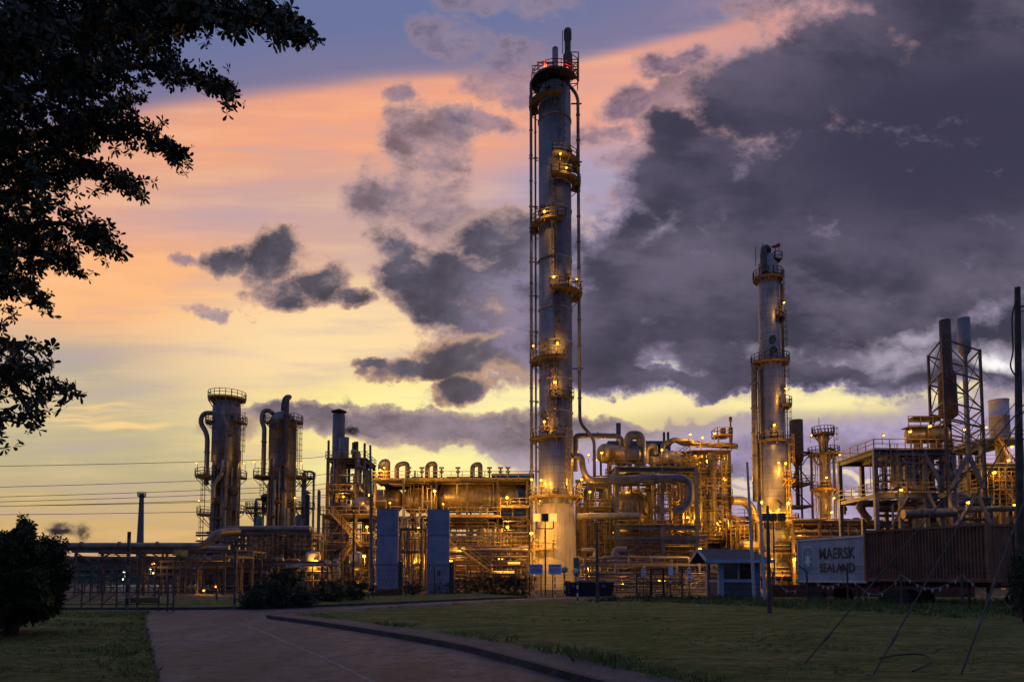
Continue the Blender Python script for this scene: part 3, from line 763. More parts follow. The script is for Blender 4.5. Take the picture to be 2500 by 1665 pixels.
# grass: countless blades on verges and lawn
def blades():
    R = random.Random(5); mb = MB()
    def tuft(x, y, z, h, n):
        for k in range(n):
            a = R.uniform(0, 2*PI); w = Vector((math.cos(a), math.sin(a), 0))*h*.09; b = Vector((x+R.gauss(0,h*.4), y+R.gauss(0,h*.4), z))
            tip = b+Vector((R.gauss(0,.45)*h, R.gauss(0,.45)*h, h*R.uniform(.6,1.1)))
            mb.add([b-w, b+w, tip], [(0,1,2)])
    for i in range(9000):
        y = 9+(R.random()**1.4)*34; x0 = lawn_x0(y); x = x0+R.random()**1.3*min(34, y*1.1)
        k = mnoise.noise(Vector((x*.35, y*.35, 4)))
        if k < -.05: continue
        e = 1+1.6*max(0, 1-(x-x0)/.9)
        tuft(x-(.35*R.random() if x-x0 < .5 else 0), y, .15, R.uniform(.03,.075)*e*(1+k), 5)
    for i in range(7000):
        y = 8+R.random()**1.2*24; x = VL(y)-R.random()**1.4*16
        k = mnoise.noise(Vector((x*.5, y*.5, 14)))
        tuft(x, y, .07, R.uniform(.04,.10)*(1.1+k), 5)
    for i in range(2600):                 # rough strip along the far fences
        p = near[0]; px = R.uniform(1500, 2500); d = R.uniform(26, 44); q = at(px, 1400, d)
        if d < 50-(px-1500)*.02-8: continue
        tuft(q.x, d, .14, R.uniform(.15,.4), 5)
    o = mb.obj('grass', 'grass_blade'); tag(o, 'short rough grass on the lawn and verges', 'grass', kind='stuff')
blades()
R = random.Random(9)
def litter(px, py, s, lb):
    p = gr(px, py); mb = MB(); v = [p+Vector((R.uniform(-s,s), R.uniform(-s*.8,s*.8), .19+R.uniform(0,s*.5))) for _ in range(6)]
    mb.add(v, [(0,1,2),(2,1,3),(3,4,2),(4,5,0)]); tag(mb.obj('litter', 'litter_white'), lb, 'litter')
litter(250, 1596, .10, 'crumpled white litter on the left grass verge')
litter(1550, 1460, .12, 'small white scrap lying on the lawn near the gate')
litter(1703, 1487, .10, 'small white scrap on the lawn in front of the gatehouse')
litter(1516, 1485, .08, 'tiny pale scrap on the lawn right of the dark pole')
# ------------------------------------------------------------------ poles, signs, barrier
def pole(name, label, cat, px, y0, y1, d, r, m, px1=None, top=None):
    a = at(px if px1 is None else px1, y1, d); a.z = -.05; b = at(px, y0, d)
    o = MB().tube([a, b], [r*1.15, r*.7], 10).obj(name, m); return tag(o, label, cat)
def banded(t, p, h, r=.045, n=9, hi='white_paint'):
    for k in range(n):
        q = p+Vector((0,0,h*k/n)); MB().cyl(q, q+Vector((0,0,h/n)), r, 8).obj('pole_band', (hi,'letter_black')[k%2], t)
pole('flag_pole', 'tall white flagpole without flag, left of two before the gatehouse', 'flagpole', 1824, 1128, 1455, 46.5, .11, 'pole_white', 1842)
pole('flag_pole', 'shorter white flagpole without flag, at the right end of the gatehouse', 'flagpole', 1855, 1222, 1460, 45.5, .11, 'pole_white', 1868)
pole('timber_post', 'tall dark post standing on the lawn before the lit right column', 'post', 1874, 1234, 1505, 29, .085, 'dark_steel', 1879)
pole('timber_post', 'tall dark post standing on the lawn edge right of the skip', 'post', 1458, 1283, 1476, 41, .09, 'dark_steel')
pole('thin_pole', 'slim bluish pole left of the first blue slab', 'pole', 904, 1087, 1450, 56, .13, 'blue_grey_steel', 908)
pole('thin_pole', 'thin dark pole in front of the yellow stair', 'pole', 864, 1250, 1440, 57, .09, 'dark_steel', 862)
pole('thin_pole', 'thin blue topped pole left of the yellow stair', 'pole', 834, 1260, 1440, 58, .06, 'blue_grey_steel')
pole('thin_pole', 'short dark pole beneath the furnace platform', 'pole', 811, 1305, 1440, 59, .06, 'dark_steel')
t = thing('banded_pole', 'black and white banded tall pole at the left gate', 'pole', gr(309, 1493))
banded(t, gr(309, 1493), 3.9, .085, 12, 'band_grey')
t = thing('banded_pole', 'dark banded pole below the left pipe bridge end', 'pole', gr(572, 1488)); banded(t, gr(572, 1488), 3.6, .06, 12, 'band_grey')
def flood_post(px, ytop, d, lb, heads=(-22,-2,18), lit=True):
    s = d/F; p = at(px, ytop, d); t = thing('floodlight_post', lb, 'light post', (p.x, d, 0))
    MB().tube([(p.x,d,-.05),(p.x,d,p.z-.9)], .07, 8).obj('pole', 'dark_steel', t)
    arm = MB().tube(bend([(p.x-.75,d,p.z-.05),(p.x-.75,d,p.z-.75),(p.x+.75,d,p.z-.75),(p.x+.75,d,p.z-.05)], .2), .045, 6)
    arm.tube([(p.x,d,p.z-.95),(p.x,d,p.z+.1)], .045, 6).obj('cross_arm', 'dark_steel', t)
    for i, dx in enumerate((-.75, 0, .75)):
        h = MB().box((p.x+dx-.27,d-.2,p.z-.05),(p.x+dx+.27,d+.15,p.z+.6)); h.box((p.x+dx-.31,d+.15,p.z-.09),(p.x+dx+.31,d+.2,p.z+.64))
        h.obj('lamp_head', 'dark_steel' if dx == 0 or not lit else 'dim_amber', t)
    if lit:
        for dx in (-.75, .75):
            l = bpy.data.lights.new('flood_light', 'SPOT'); l.energy = 8000; l.color = (1,.50,.07); l.spot_size = math.radians(46); l.spot_blend = .9; l.shadow_soft_size = .2
            lo = bpy.data.objects.new('flood_light', l); COL.objects.link(lo); lo.parent = t; lo.location = (dx, .35, p.z+.3)
            lo.rotation_euler = (Vector((MAINX-1.0, 88, 7.5))-Vector((p.x+dx, d, p.z))).to_track_quat('-Z','Y').to_euler()
    return t
MAINX = xx(1356, 88, 1300)
flood_post(1331, 1270, 62, 'tall floodlight post with three heads before the pale column base')
flood_post(1888, 1270, 60, 'slim floodlight post before the amber lit right column', lit=False)
def text(body, name, m, parent, loc, size, rot=(PI/2,0,0), sx=1.0, ext=.008, align='CENTER'):
    c = bpy.data.curves.new(name, 'FONT'); c.body = body; c.size = size; c.extrude = ext; c.align_x = align; c.align_y = 'CENTER'; c.offset = size*.012
    o = bpy.data.objects.new(name, c); COL.objects.link(o)
    bpy.context.view_layer.update(); me = bpy.data.meshes.new_from_object(o.evaluated_get(bpy.context.evaluated_depsgraph_get()))
    M = Matrix.LocRotScale(Vector(loc), Matrix(((1,0,0),(0,1,0),(0,0,1))).to_quaternion() if False else __import__('mathutils').Euler(rot).to_quaternion(), Vector((sx,1,1)))
    me.transform(M); bpy.data.objects.remove(o); me.materials.append(MATS[m])
    n = bpy.data.objects.new(name, me); COL.objects.link(n)
    if parent is not None: n.parent = parent; n.matrix_parent_inverse = Matrix.Translation(-parent.location)
    return n
def board(label, px0, px1, py0, py1, d, head, lines, title, blue=True):
    a, b = at(px0, py1, d), at(px1, py0, d); cx = (a.x+b.x)/2
    t = thing('sign_board', label, 'sign', (cx, d, 0)); banded(t, Vector((cx, d+.08, 0)), a.z+.3, .05, 8)
    MB().box((a.x,d-.02,a.z),(b.x,d+.02,b.z)).obj('panel', 'sign_white', t)
    hh = (b.z-a.z)*.24
    hh = (b.z-a.z)*.27
    if head == 2: MB().box((a.x+.03,d-.026,b.z-hh*1.12),(b.x-.03,d-.021,b.z-.03)).obj('header_band', 'sign_blue', t)
    text(title, 'lettering', 'sign_white' if head == 2 else 'sign_blue', t, (cx, d-.034, b.z-hh*.58), hh*1.2, sx=(b.x-a.x)*.88/(len(title)*hh*.80), ext=.006)
    mb = MB()
    for k in range(lines):
        z = b.z-hh*1.5-k*(b.z-a.z-hh*1.9)/lines; w = (b.x-a.x)*(.44 if k % 3 else .38)
        mb.box((cx-w,d-.026,z-.028),(cx+w,d-.021,z+.012))
    mb.obj('small_print', 'sign_blue', t); return t
board('blue on white board headed NOTICE on a banded pole', 1292, 1325, 1377, 1402, 55, 2, 6, 'NOTICE')
board('blue on white board headed CAR PARK on a banded pole', 1339, 1371, 1377, 1402, 55, 1, 5, 'CAR PARK')
p = at(1379, 1390, 55); t = thing('speed_sign', 'round white sign reading 10 with a dark rim', 'sign', (p.x, 55, 0)); banded(t, Vector((p.x, 55.06, 0)), p.z-.1, .045, 7)
MB().lathe([(0,0),(.235,0),(.235,.03),(0,.03)], p, 24, 'Y').obj('disc', 'white_paint', t)
MB().lathe([(.20,-.006),(.245,-.006),(.245,-.001),(.20,-.001),(.20,-.006)], p, 24, 'Y').obj('rim', 'letter_black', t)
text('10', 'lettering', 'letter_black', t, p+Vector((0,-.03,0)), .30)
p = gr(1410, 1477); t = thing('barrier_post', 'black and white banded post with a round disc by the lawn edge', 'barrier post', p)
banded(t, p, 2.15, .05, 9); MB().lathe([(0,0),(.16,0),(.16,.04),(0,.04)], p+Vector((-.12,-.1,2.05)), 18, 'Y').obj('disc', 'white_paint', t)
MB().beam(p+Vector((-.05,.1,1.6)), p+Vector((-.35,.1,2.0)), .03).obj('arm', 'white_paint', t)
tag(MB().box(tuple(at(1401,1402,56)+Vector((0,0,-.1))), tuple(at(1413,1361,56)+Vector((0,.3,0)))).obj('equipment_box', 'teal_metal'), 'tall green cabinet box beside the pale column base', 'cabinet')
# barrier arm
a, b = at(1384,1388,52), at(1404,1398,52)
# skip
a, b = at(1388,1453,59), at(1499,1421,59); t = thing('waste_skip', 'long dark blue waste skip at the plant gate', 'skip', ((a.x+b.x)/2, 59, 0))
mb = MB(); z1 = b.z; h = .12
vs = [(a.x+.15,59,.0),(b.x-.15,59,.0),(b.x-.15,60.9,.0),(a.x+.15,60.9,.0),(a.x,58.9,z1),(b.x,58.9,z1),(b.x,61,z1),(a.x,61,z1),(a.x+.1,59,z1),(b.x-.1,59,z1),(b.x-.1,60.9,z1),(a.x+.1,60.9,z1),(a.x+.2,59.1,.1),(b.x-.2,59.1,.1),(b.x-.2,60.8,.1),(a.x+.2,60.8,.1)]
mb.add(vs, [(3,2,1,0),(0,1,5,4),(1,2,6,5),(2,3,7,6),(3,0,4,7),(4,5,9,8),(5,6,10,9),(6,7,11,10),(7,4,8,11),(8,9,13,12),(9,10,14,13),(10,11,15,14),(11,8,12,15),(12,13,14,15)])
for k in range(9): x = a.x+.3+(b.x-a.x-.6)*k/8; mb.beam((x,58.93,.05),(x,58.85,z1-.05), .09, .07)
mb.obj('body', 'skip_blue', t)
for px in (1399, 1473): q = at(px, 1431, 58.8); MB().lathe([(0,0),(.17,0),(.17,.02),(0,.02)], q, 16, 'Y').obj('emblem', 'sign_blue', t)
t2 = thing('waste_skip', 'smaller dark bin at the left end of the blue skip', 'bin', (at(1386,1440,60).x, 60, 0)); a, b = at(1380,1450,60.5), at(1398,1420,60.5)
MB().box((a.x,60.5,0),(b.x-.25,61.8,b.z)).obj('body', 'dark_steel', t2); MB().box((a.x-.04,60.44,b.z+.003),(b.x-.2,61.84,b.z+.08)).obj('lid', 'dark_steel', t2)
# gate
def gate_leaf(px0, px1, lb, d=57.5, y0=1386):
    a, b = at(px0, 1455, d), at(px1, y0, d); t = thing('mesh_gate', lb, 'gate', (a.x, d, 0))
    for x in (a.x, b.x): MB().beam((x,d,-.05),(x,d,b.z), .13).obj('post', 'dark_steel', t)
    m = MB()
    for z in (.2, b.z*.5, b.z-.06): m.beam((a.x+.07,d,z),(b.x-.07,d,z), .06)
    m.beam((a.x+.07,d,.2),(b.x-.07,d,b.z*.5), .04); m.beam((a.x+.07,d,b.z-.1),((a.x+b.x)/2,d,b.z*.5), .04); m.obj('frame', 'dark_steel', t)
    g_ = MB(); x = a.x+.1
    while x < b.x-.08: g_.beam((x,d+.04,.2),(x,d+.04,b.z-.06), .018); x += .14
    g_.obj('wire_mesh', 'wire', t); return t
gate_leaf(1554, 1588, 'left wire mesh gate leaf of the pair right of the skip')
gate_leaf(1590, 1618, 'middle wire mesh gate leaf with cross bracing')
gate_leaf(1620, 1665, 'right wire mesh gate leaf beside the gatehouse')
def notice(px, py, w, h, d, lb, m='sign_white', posts=True, rows=3, mm='red_paint'):
    p = at(px, py, d); k = d/F; t = thing('notice_panel', lb, 'sign', (p.x, d, 0)); W, H = w*k/2, h*k/2
    MB().box((p.x-W,d-.02,p.z-H),(p.x+W,d+.02,p.z+H)).obj('panel', m, t); mb = MB()
    for r_ in range(rows): z = p.z+H*.7-r_*H*1.4/max(1,rows-1); mb.box((p.x-W*.7,d-.026,z-H*.1),(p.x+W*.7,d-.021,z+H*.1))
    mb.obj('small_print', mm, t)
    if posts: MB().cyl((p.x,d+.06,-.05),(p.x,d+.06,p.z), .04, 8).obj('post', 'dark_steel', t)
    return t
notice(1571, 1398, 10, 20, 57.3, 'narrow white notice panel wired to the left gate leaf', rows=3, mm='letter_black')
notice(1638, 1393, 11, 22, 56.5, 'plain pale panel on a post at the right gate leaf', rows=0)
notice(1683, 1402, 10, 32, 50, 'tall white and red notice panel just left of the gatehouse')
p = at(1637, 1420, 55); t = thing('round_sign', 'small oval red rimmed sign below the plain pale panel', 'sign', (p.x,55,0))
MB().lathe([(0,0),(.13,0),(.13,.02),(0,.02)], p, 18, 'Y').obj('disc', 'sign_white', t); MB().lathe([(.13,-.01),(.17,-.01),(.17,.03),(.13,.03),(.13,-.01)], p, 18, 'Y').obj('rim', 'red_paint', t); MB().cyl((p.x,55.1,-.05),(p.x,55.1,p.z), .03, 6).obj('post', 'dark_steel', t)
# ------------------------------------------------------------------ gatehouse
def gatehouse():
    d = 50; t = thing('gatehouse', 'small blue gatehouse with a shingled roof and wide dark windows', 'gatehouse', (at(1790,1455,d).x, d, 0))
    x0, x1, xa = xx(1756,d,1400), xx(1853,d,1400), xx(1756,d,1400); y1 = d+3.1; zt = zz(1373, d); zs = zz(1417, d)
    MB().box((x0+.05,d+.05,0),(x1-.05,y1-.05,zs-.06)).obj('wall', 'hut_dark', t)
    for (x, y) in ((x0,d),(x1-.25,d),(x0,y1-.25),(x1-.25,y1-.25)):
        MB().box((x-.06,y-.06,0),(x+.32,y+.32,zt)).obj('corner_post', 'hut_light' if x < x0+1 else 'hut_blue', t)
    MB().box((x0+.27,d-.02,zs-.12),(x1-.32,d+.20,zs+.06)).obj('sill', 'hut_light', t); MB().box((x0-.02,d+.27,zs-.12),(x0+.2,y1-.32,zs+.06)).obj('sill', 'hut_light', t)
    fr = [((x0+.27)+(x1-.32-x0-.27)*k/2, (x0+.27)+(x1-.32-x0-.27)*(k+1)/2) for k in range(2)]
    for a, b in fr:
        w = MB(); w.box((a+.01,d+.04,zs+.07),(a+.07,d+.12,zt-.02)); w.box((b-.07,d+.04,zs+.07),(b-.01,d+.12,zt-.02)); w.box((a+.07,d+.04,zt-.08),(b-.07,d+.12,zt-.02)); w.box((a+.07,d+.04,zs+.07),(b-.07,d+.12,zs+.12))
        w = w.obj('window', 'hut_light', t); MB().box((a+.075,d+.07,zs+.125),(b-.075,d+.085,zt-.085)).obj('pane', 'dark_glass', w)
    w = MB().box((x0+.03,d+.33,zs+.07),(x0+.09,d+.39,zt-.02)); w.box((x0+.03,y1-.39,zs+.07),(x0+.09,y1-.33,zt-.02)); w.box((x0+.03,d+.4,zt-.08),(x0+.09,y1-.4,zt-.02)); w = w.obj('window', 'hut_light', t); MB().box((x0+.05,d+.4,zs+.08),(x0+.06,y1-.4,zt-.09)).obj('pane', 'dark_glass', w)
    # roof: gable left, hip right, deep eaves
    e = .75; ze = zz(1368, d)+.02; zr = zz(1340, d+1.5); yl, yh = d-e, y1+e; ym = (yl+yh)/2; xl, xr = x0-1.1, x1+e; th = .16
    vs = []
    for o in (0, -th):
        vs += [(xl,yl,ze+o),(xr,yl,ze+o),(xr,yh,ze+o),(xl,yh,ze+o),(xl,ym,zr+o),(xr-1.0,ym,zr+o)]
    mb = MB().add(vs, [(0,1,5,4),(1,2,5),(2,3,4,5),(7,6,10,11),(8,7,11),(9,8,11,10)])
    rf = mb.obj('roof', 'roof_shingle', t)
    ed = MB(); h = .24
    ed.beam((xl-.03,yl-.03,ze-.08),(xr+.03,yl-.03,ze-.08), .05, h); ed.beam((xr+.03,yl,ze-.08),(xr+.03,yh,ze-.08), .05, h)
    ed.beam((xl-.04,yl,ze-.06),(xl-.04,ym,zr-.06), .06, h); ed.beam((xl-.04,yh,ze-.06),(xl-.04,ym,zr-.06), .06, h); ed.obj('fascia', 'hut_light', rf)
    MB().add([(x0+.02,d,zt),(x0+.02,y1,zt),(x0+.02,ym,zr-.3),(x0+.1,d,zt),(x0+.1,y1,zt),(x0+.1,ym,zr-.3)], [(0,2,1),(3,4,5),(0,3,5,2),(1,2,5,4)]).obj('gable', 'hut_dark', t)
    MB().box((x0-.3,d+.6,zt-.5),(x0-.1,d+.85,zt-.2)).obj('wall_light', 'white_paint', t)
gatehouse()
# ------------------------------------------------------------------ containers on trailers
def container(label, A, B, z0, H, m, n=36, width=2.44, tlabel=None, wheels=True):
    """corrugated box whose near long side runs A -> B (ground points)"""
    A, B = Vector((*A,0)), Vector((*B,0)); u = (B-A).normalized(); L = (B-A).length; w = Vector((-u.y, u.x, 0))
    if w.y < 0: w = -w
    t = thing('shipping_container', label, 'container', (A+B)/2+Vector((0,0,z0)))
    Z = lambda p, z: Vector((p.x, p.y, z))
    def panel(P, D, Ln, out, nn, name):
        vs = []; pr = []
        for i in range(nn*4+1):
            s = i/(nn*4)*Ln; k = i % 4; off = .0 if k in (0, 1) else -.09
            pr.append(P+D*s+out*off)
        for z in (z0+.18, z0+H-.12): vs += [Z(p, z) for p in pr]
        c = len(pr); MB().add(vs, [(i, i+1, c+i+1, c+i) for i in range(c-1)]).obj(name, m, t)
    panel(A, u, L, -w, n, 'side_panel'); panel(A+w*width, u, L, w, n, 'side_panel')
    panel(B, w, width, u, 8, 'end_panel'); panel(A, w, width, -u, 8, 'end_panel')
    MB().add([Z(A,z0+H-.03),Z(B,z0+H-.03),Z(B+w*width,z0+H-.03),Z(A+w*width,z0+H-.03)], [(0,1,2,3)]).obj('roof_panel', m, t)
    MB().add([Z(A,z0+.1),Z(B,z0+.1),Z(B+w*width,z0+.1),Z(A+w*width,z0+.1)], [(3,2,1,0)]).obj('base_panel', m, t)
    fr = MB()
    for p in (A, B, B+w*width, A+w*width): fr.beam(Z(p, z0), Z(p, z0+H), .16)
    for z, hh in ((z0+.09,.18),(z0+H-.06,.12)):
        for p, q in ((A,B),(B,B+w*width),(B+w*width,A+w*width),(A+w*width,A)): fr.beam(Z(p,z), Z(q,z), .11, hh)
    fr.obj('frame', m, t)
    # trailer
    T = thing('semi_trailer', tlabel, 'trailer', (A+B)/2)
    ch = MB()
    for k in (.25, .75): ch.ibeam(Z(A+w*width*k-u*.2, z0-.14), Z(B+w*width*k+u*.2, z0-.14), .14, .26)
    for k in range(7): p = A+u*L*k/6; ch.beam(Z(p+w*.05, z0-.10), Z(p+w*(width-.05), z0-.10), .10, .16)
    ch.obj('chassis', 'trailer_steel', T)
    for k in (.18, .30):
        for s in (.12, width-.12):
            c = A+u*L*k+w*s; MB().lathe([(.0,-.12),(.44,-.13),(.5,-.08),(.5,.08),(.44,.13),(0,.12)], (0,0,0), 18, 'Y')
            wh = MB(); ring = [(.02,-.12),(.30,-.12),(.44,-.14),(.5,-.08),(.5,.08),(.44,.14),(.30,.12),(.02,.12)]
            base = MB().lathe(ring, (0,0,0), 18, 'Y'); ang = math.atan2(w.y, w.x)-PI/2
            M = Matrix.Translation(Vector((c.x,c.y,.5)))@Matrix.Rotation(ang,4,'Z')
            wh.add([M@Vector(v) for v in base.v], base.f, True).obj('wheel', 'rubber', T)
    for s in (.35, width-.35): p = A+u*L*.82+w*s; MB().beam(Z(p,0), Z(p,z0-.2), .12).obj('landing_leg', 'trailer_steel', T)
    return t, A, u, w
ct, A, u, w = container('pale grey corrugated container lettered MAERSK SEALAND beside a star emblem', (19.3,46), (20.98,40.4), 1.32, 2.85, 'container_grey', 34,
    tlabel='trailer carrying the pale grey lettered container')
ang = math.atan2(u.y, u.x)
def on(s, z, off=.02): return Vector((A.x, A.y, z))+u*s-w*off
text('MAERSK', 'lettering', 'letter_black', ct, on(3.45, 3.12), .98, (PI/2,0,ang), .84)
text('SEALAND', 'lettering', 'letter_black', ct, on(3.45, 2.22), .80, (PI/2,0,ang), .86)
def flat_on(s0, s1, z0, z1, off, name, m, rad=.25):
    o = MB(); pts = []
    for cx_, cz_, a0 in ((s1-rad,z1-rad,0),(s0+rad,z1-rad,90),(s0+rad,z0+rad,180),(s1-rad,z0+rad,270)):
        for k in range(5): a = math.radians(a0+k*22.5); pts.append((cx_+rad*math.cos(a), cz_+rad*math.sin(a)))
    n = len(pts); vs = [on(s, z, off) for s, z in pts]+[on(s, z, off-.012) for s, z in pts]
    o.add(vs, [tuple(range(n)), tuple(reversed(range(n, 2*n)))]+[(i, n+i, n+(i+1)%n, (i+1)%n) for i in range(n)]); return o.obj(name, m, ct)
flat_on(.42, 1.42, 1.85, 3.65, .016, 'emblem_edge', 'emblem_white'); flat_on(.46, 1.38, 1.89, 3.61, .022, 'emblem', 'emblem_blue')
st = []; 
for k in range(14): a = PI/2+2*PI*k/14; r_ = (.62 if k % 2 == 0 else .22); st.append(on(.92+r_*.62*math.cos(a), 2.75+r_*math.sin(a), .036))
MB().add([on(.92,2.75,.036)]+st, [(0,i+1,(i+1)%14+1) for i in range(14)]).obj('star', 'emblem_white', ct)
container('long rusty brown corrugated container right of the pale grey one', (20.2,39), (23.25,33.3), 1.43, 2.88, 'container_brown', 38, tlabel='trailer under the rusty brown container')
container('darker brown container at the right edge of the yard', (25.3,34.6), (31.2,33.2), 1.45, 2.95, 'container_dark', 36, tlabel='trailer under the dark container at the right edge')
tag(MB().box((xx(1885,52,1440),52,0),(xx(2380,52,1440),52.25,1.05)).obj('low_wall','brick_red'), 'low dark retaining wall behind the trailers', 'wall')
# ------------------------------------------------------------------ fences
def wire_fence(label, pts, h=2.0, arms=True, strands=6, step=2.6, m='dark_steel', armdir=(-.45,-.1,.28), name='wire_fence', mesh=False):
    t = thing(name, label, 'fence', Vector(pts[0])); P = [Vector(p) for p in pts]; posts = []
    for i in range(len(P)-1):
        k = max(1, int((P[i+1]-P[i]).length/step)); posts += [P[i].lerp(P[i+1], j/k) for j in range(k)]
    posts.append(P[-1]); ad = Vector(armdir)
    for p in posts:
        mb = MB().cyl(p-Vector((0,0,.1)), p+Vector((0,0,h)), .05, 8)
        if arms: mb.cyl(p+Vector((0,0,h-.02)), p+Vector((0,0,h))+ad, .04, 8)
        mb.obj('post', m, t)
    wr = MB()
    for a, b in zip(posts, posts[1:]):
        for s in range(strands): z = h*(s+.6)/strands; mid = (a+b)/2; wr.tube([a+Vector((0,0,z)), mid+Vector((0,0,z-.02)), b+Vector((0,0,z))], .009, 4, False)
        if arms:
            for s in (.35, .65, .95): o = Vector((0,0,h))+ad*s; wr.tube([a+o, (a+b)/2+o-Vector((0,0,.04)), b+o], .008, 4, False)
        if mesh:
            L = (b-a).length; n = int(L/.35)
            for j in range(n): q = a.lerp(b, j/n); r2 = a.lerp(b, min(1,(j+3)/n)); wr.beam(q+Vector((0,0,.1)), r2+Vector((0,0,h)), .010); wr.beam(r2+Vector((0,0,.1)), q+Vector((0,0,h)), .010)
    wr.obj('wire_strands', 'wire', t); return t, posts
ft, fp = wire_fence('sagging wire fence with slanted post arms before the containers', [(12.6,44,.1),(16,42.0,.1),(17.4,35.5,.1),(20.5,31.2,.1),(22.4,29.3,.1),(27,28,.1)], 1.9)
wire_fence('wire fence behind the shrubs left of the blue slabs', [(-24,39,.2),(-14.5,42,.2),(-9.5,47,.2),(-6,53,.2),(-3.5,58,.2)], 2.1, armdir=(-.2,-.3,.3), mesh=True)
wire_fence('fence with curved post tops behind the two blue boards', [(1.5,59,0),(7.5,59,0)], 2.0, arms=True, strands=7, step=.9, armdir=(-.25,-.05,.15), mesh=False)
for i, (q, r_) in enumerate(zip(fp[1:-1], fp[2:])):
    if i % 2 and i > 7: continue
    t = None; a = q+Vector((0,0,1.7)); b = r_+Vector((0,0,1.7)); pts = [a.lerp(b, k/8)-Vector((0,.06,1.1*math.sin(PI*k/8)*(.6 if i % 2 else .9))) for k in range(9)]
    lb = ['bunting string drooping on the fence %s' % s for s in ('beside the flagpoles','under the pale container door end','before the pale container wheels','where pale and brown containers meet','before the left end of the brown container','before the middle of the brown container','before the right half of the brown container','at the brown container corner','before the dark container','by the right edge shrub','near the end of the fence','by the utility pole','at the last posts','past the last posts','out at the far end')][min(i,14)]
    t = thing('bunting', lb, 'bunting', q); MB().tube(pts, .007, 4, False).obj('string', 'white_paint', t)
    fl = MB()
    for k in range(1, 8, 1 if i%2 else 2):
        p = pts[k]; fl.add([p, p+Vector((.13,.02,0)), p+Vector((.06,.03,-.20)), p+Vector((0,.006,0)), p+Vector((.13,.026,0)), p+Vector((.06,.036,-.20))], [(0,2,1),(3,4,5),(0,1,4,3),(1,2,5,4),(2,0,3,5)])
    fl.obj('pennants', 'litter_white', t)
# gate and scaffold-like fence at the left
def left_gate():
    t = thing('mesh_gate', 'wide tubular gate with diagonal braces across the left plant road', 'gate', (-19, 33.8, 0)); d = 33.8
    xs_ = [xx(p, d, 1450) for p in (150, 200, 250, 285, 336, 388, 410, 424)]
    for x in xs_: MB().cyl((x,d,-.02),(x,d,1.75), .045, 8).obj('post', 'dark_steel', t)
    m = MB()
    for z in (.35, .95, 1.62): m.cyl((xs_[0],d,z),(xs_[-1],d,z), .028, 6)
    for a, b in zip(xs_, xs_[1:]):
        if b-a > .6: m.cyl((a,d+.03,.35),(b,d+.03,.95), .022, 6); m.cyl((a,d-.03,1.62),(b,d-.03,.95), .018, 6)
    m.obj('rail', 'dark_steel', t)
    MB().box((xx(320,d,1470),d-.1,.42),(xx(388,d,1470),d-.07,.68)).obj('banner', 'rusty_steel', t)
left_gate()
# stays to a mast outside the picture, hose on the grass, utility pole
top = at(2720, 700, 19)
for (x, y, x2, y2, lb) in ((1951,1642,2088,1465,'leftmost of the three slanting guy wires crossing the lawn'),(2122,1672,2226,1493,'middle guy wire of the three crossing the lawn'),(2340,1672,2400,1514,'rightmost and thickest guy wire beside the hose coil')):
    a = gr(x, y)+Vector((0,0,.05)); t = thing('guy_wire', lb, 'guy wire', a); e = top+Vector((0,0,(y-1650)*.04))
    MB().tube([a, e], .014 if x < 2300 else .02, 6).obj('cable', 'wire', t)
    f = a.lerp(e, .07 if x > 2300 else .05); g2 = a.lerp(e, .095 if x > 2300 else .07)
    MB().tube([f, f.lerp(g2,.2), f.lerp(g2,.8), g2], [.012,.028,.028,.012], 8).obj('turnbuckle', 'dark_steel', t)
    MB().cyl(a-Vector((0,0,.2)), a+Vector((0,0,.12)), .04, 8).obj('anchor', 'dark_steel', t)
hp = [gr(*q)+Vector((0,0,.2)) for q in ((2150,1632),(2200,1622),(2245,1620),(2270,1628),(2276,1640),(2262,1652),(2230,1668))]
tag(MB().tube(bend(hp, .5, 4), .018, 6).obj('hose', 'rubber'), 'black hose looped on the grass between the guy wires', 'hose')
p = at(2487, 1405, 26); t = thing('utility_pole', 'tall dark timber utility pole at the right edge with a drooping cable', 'utility pole', (p.x,26,0))
zt = zz(702, 26); lean = at(2484,702,26).x; MB().tube([(p.x,26,-.2),((p.x+lean)/2,26,zt*.5),(lean,26,zt)], [.15,.13,.10], 12).obj('pole', 'wood_pole', t)
MB().tube([(lean-.06,25.9,zt-.8),(lean+.6,25.9,zt-.75)], .035, 6).tube([(lean-.06,25.9,zt-1.0),(lean+.6,25.9,zt-.95)], .02, 6).obj('cross_arm', 'dark_steel', t)
cb = [at(x, y, 25.9) for x, y in ((2480,735),(2470,770),(2472,830),(2474,860),(2466,890),(2470,905),(2480,918))]
MB().tube(bend(cb, .3, 4), .03, 6).obj('cable_loop', 'wire', t)
a = at(2487, 975, 26); tag(MB().tube([a, at(2320, 1160, 60)], .02, 6).obj('stay_cable', 'wire'), 'thin stay cable slanting down from the utility pole', 'cable')
# power lines at the left, far behind the plant
for i, (y0, y1, lb) in enumerate([(1138,1112,'highest'),(1190,1155,'second highest'),(1214,1178,'third highest'),(1226,1190,'fourth highest'),(1235,1212,'fifth highest'),(1236,1206,'sixth, nearly touching the fifth'),(1255,1238,'lowest')]):
    P = [at(-120+i_*110, y0+(y1-y0)*(i_/9)+3*math.sin(PI*i_/9)+2, 170+i_*3) for i_ in range(10)]
    P[-1] = at(900, y1-12, 200)
    tag(MB().tube(P, .075, 5, False).obj('power_line', 'wire'), f'{lb} of the power lines crossing the left sky', 'power line', 'power lines in the left sky')
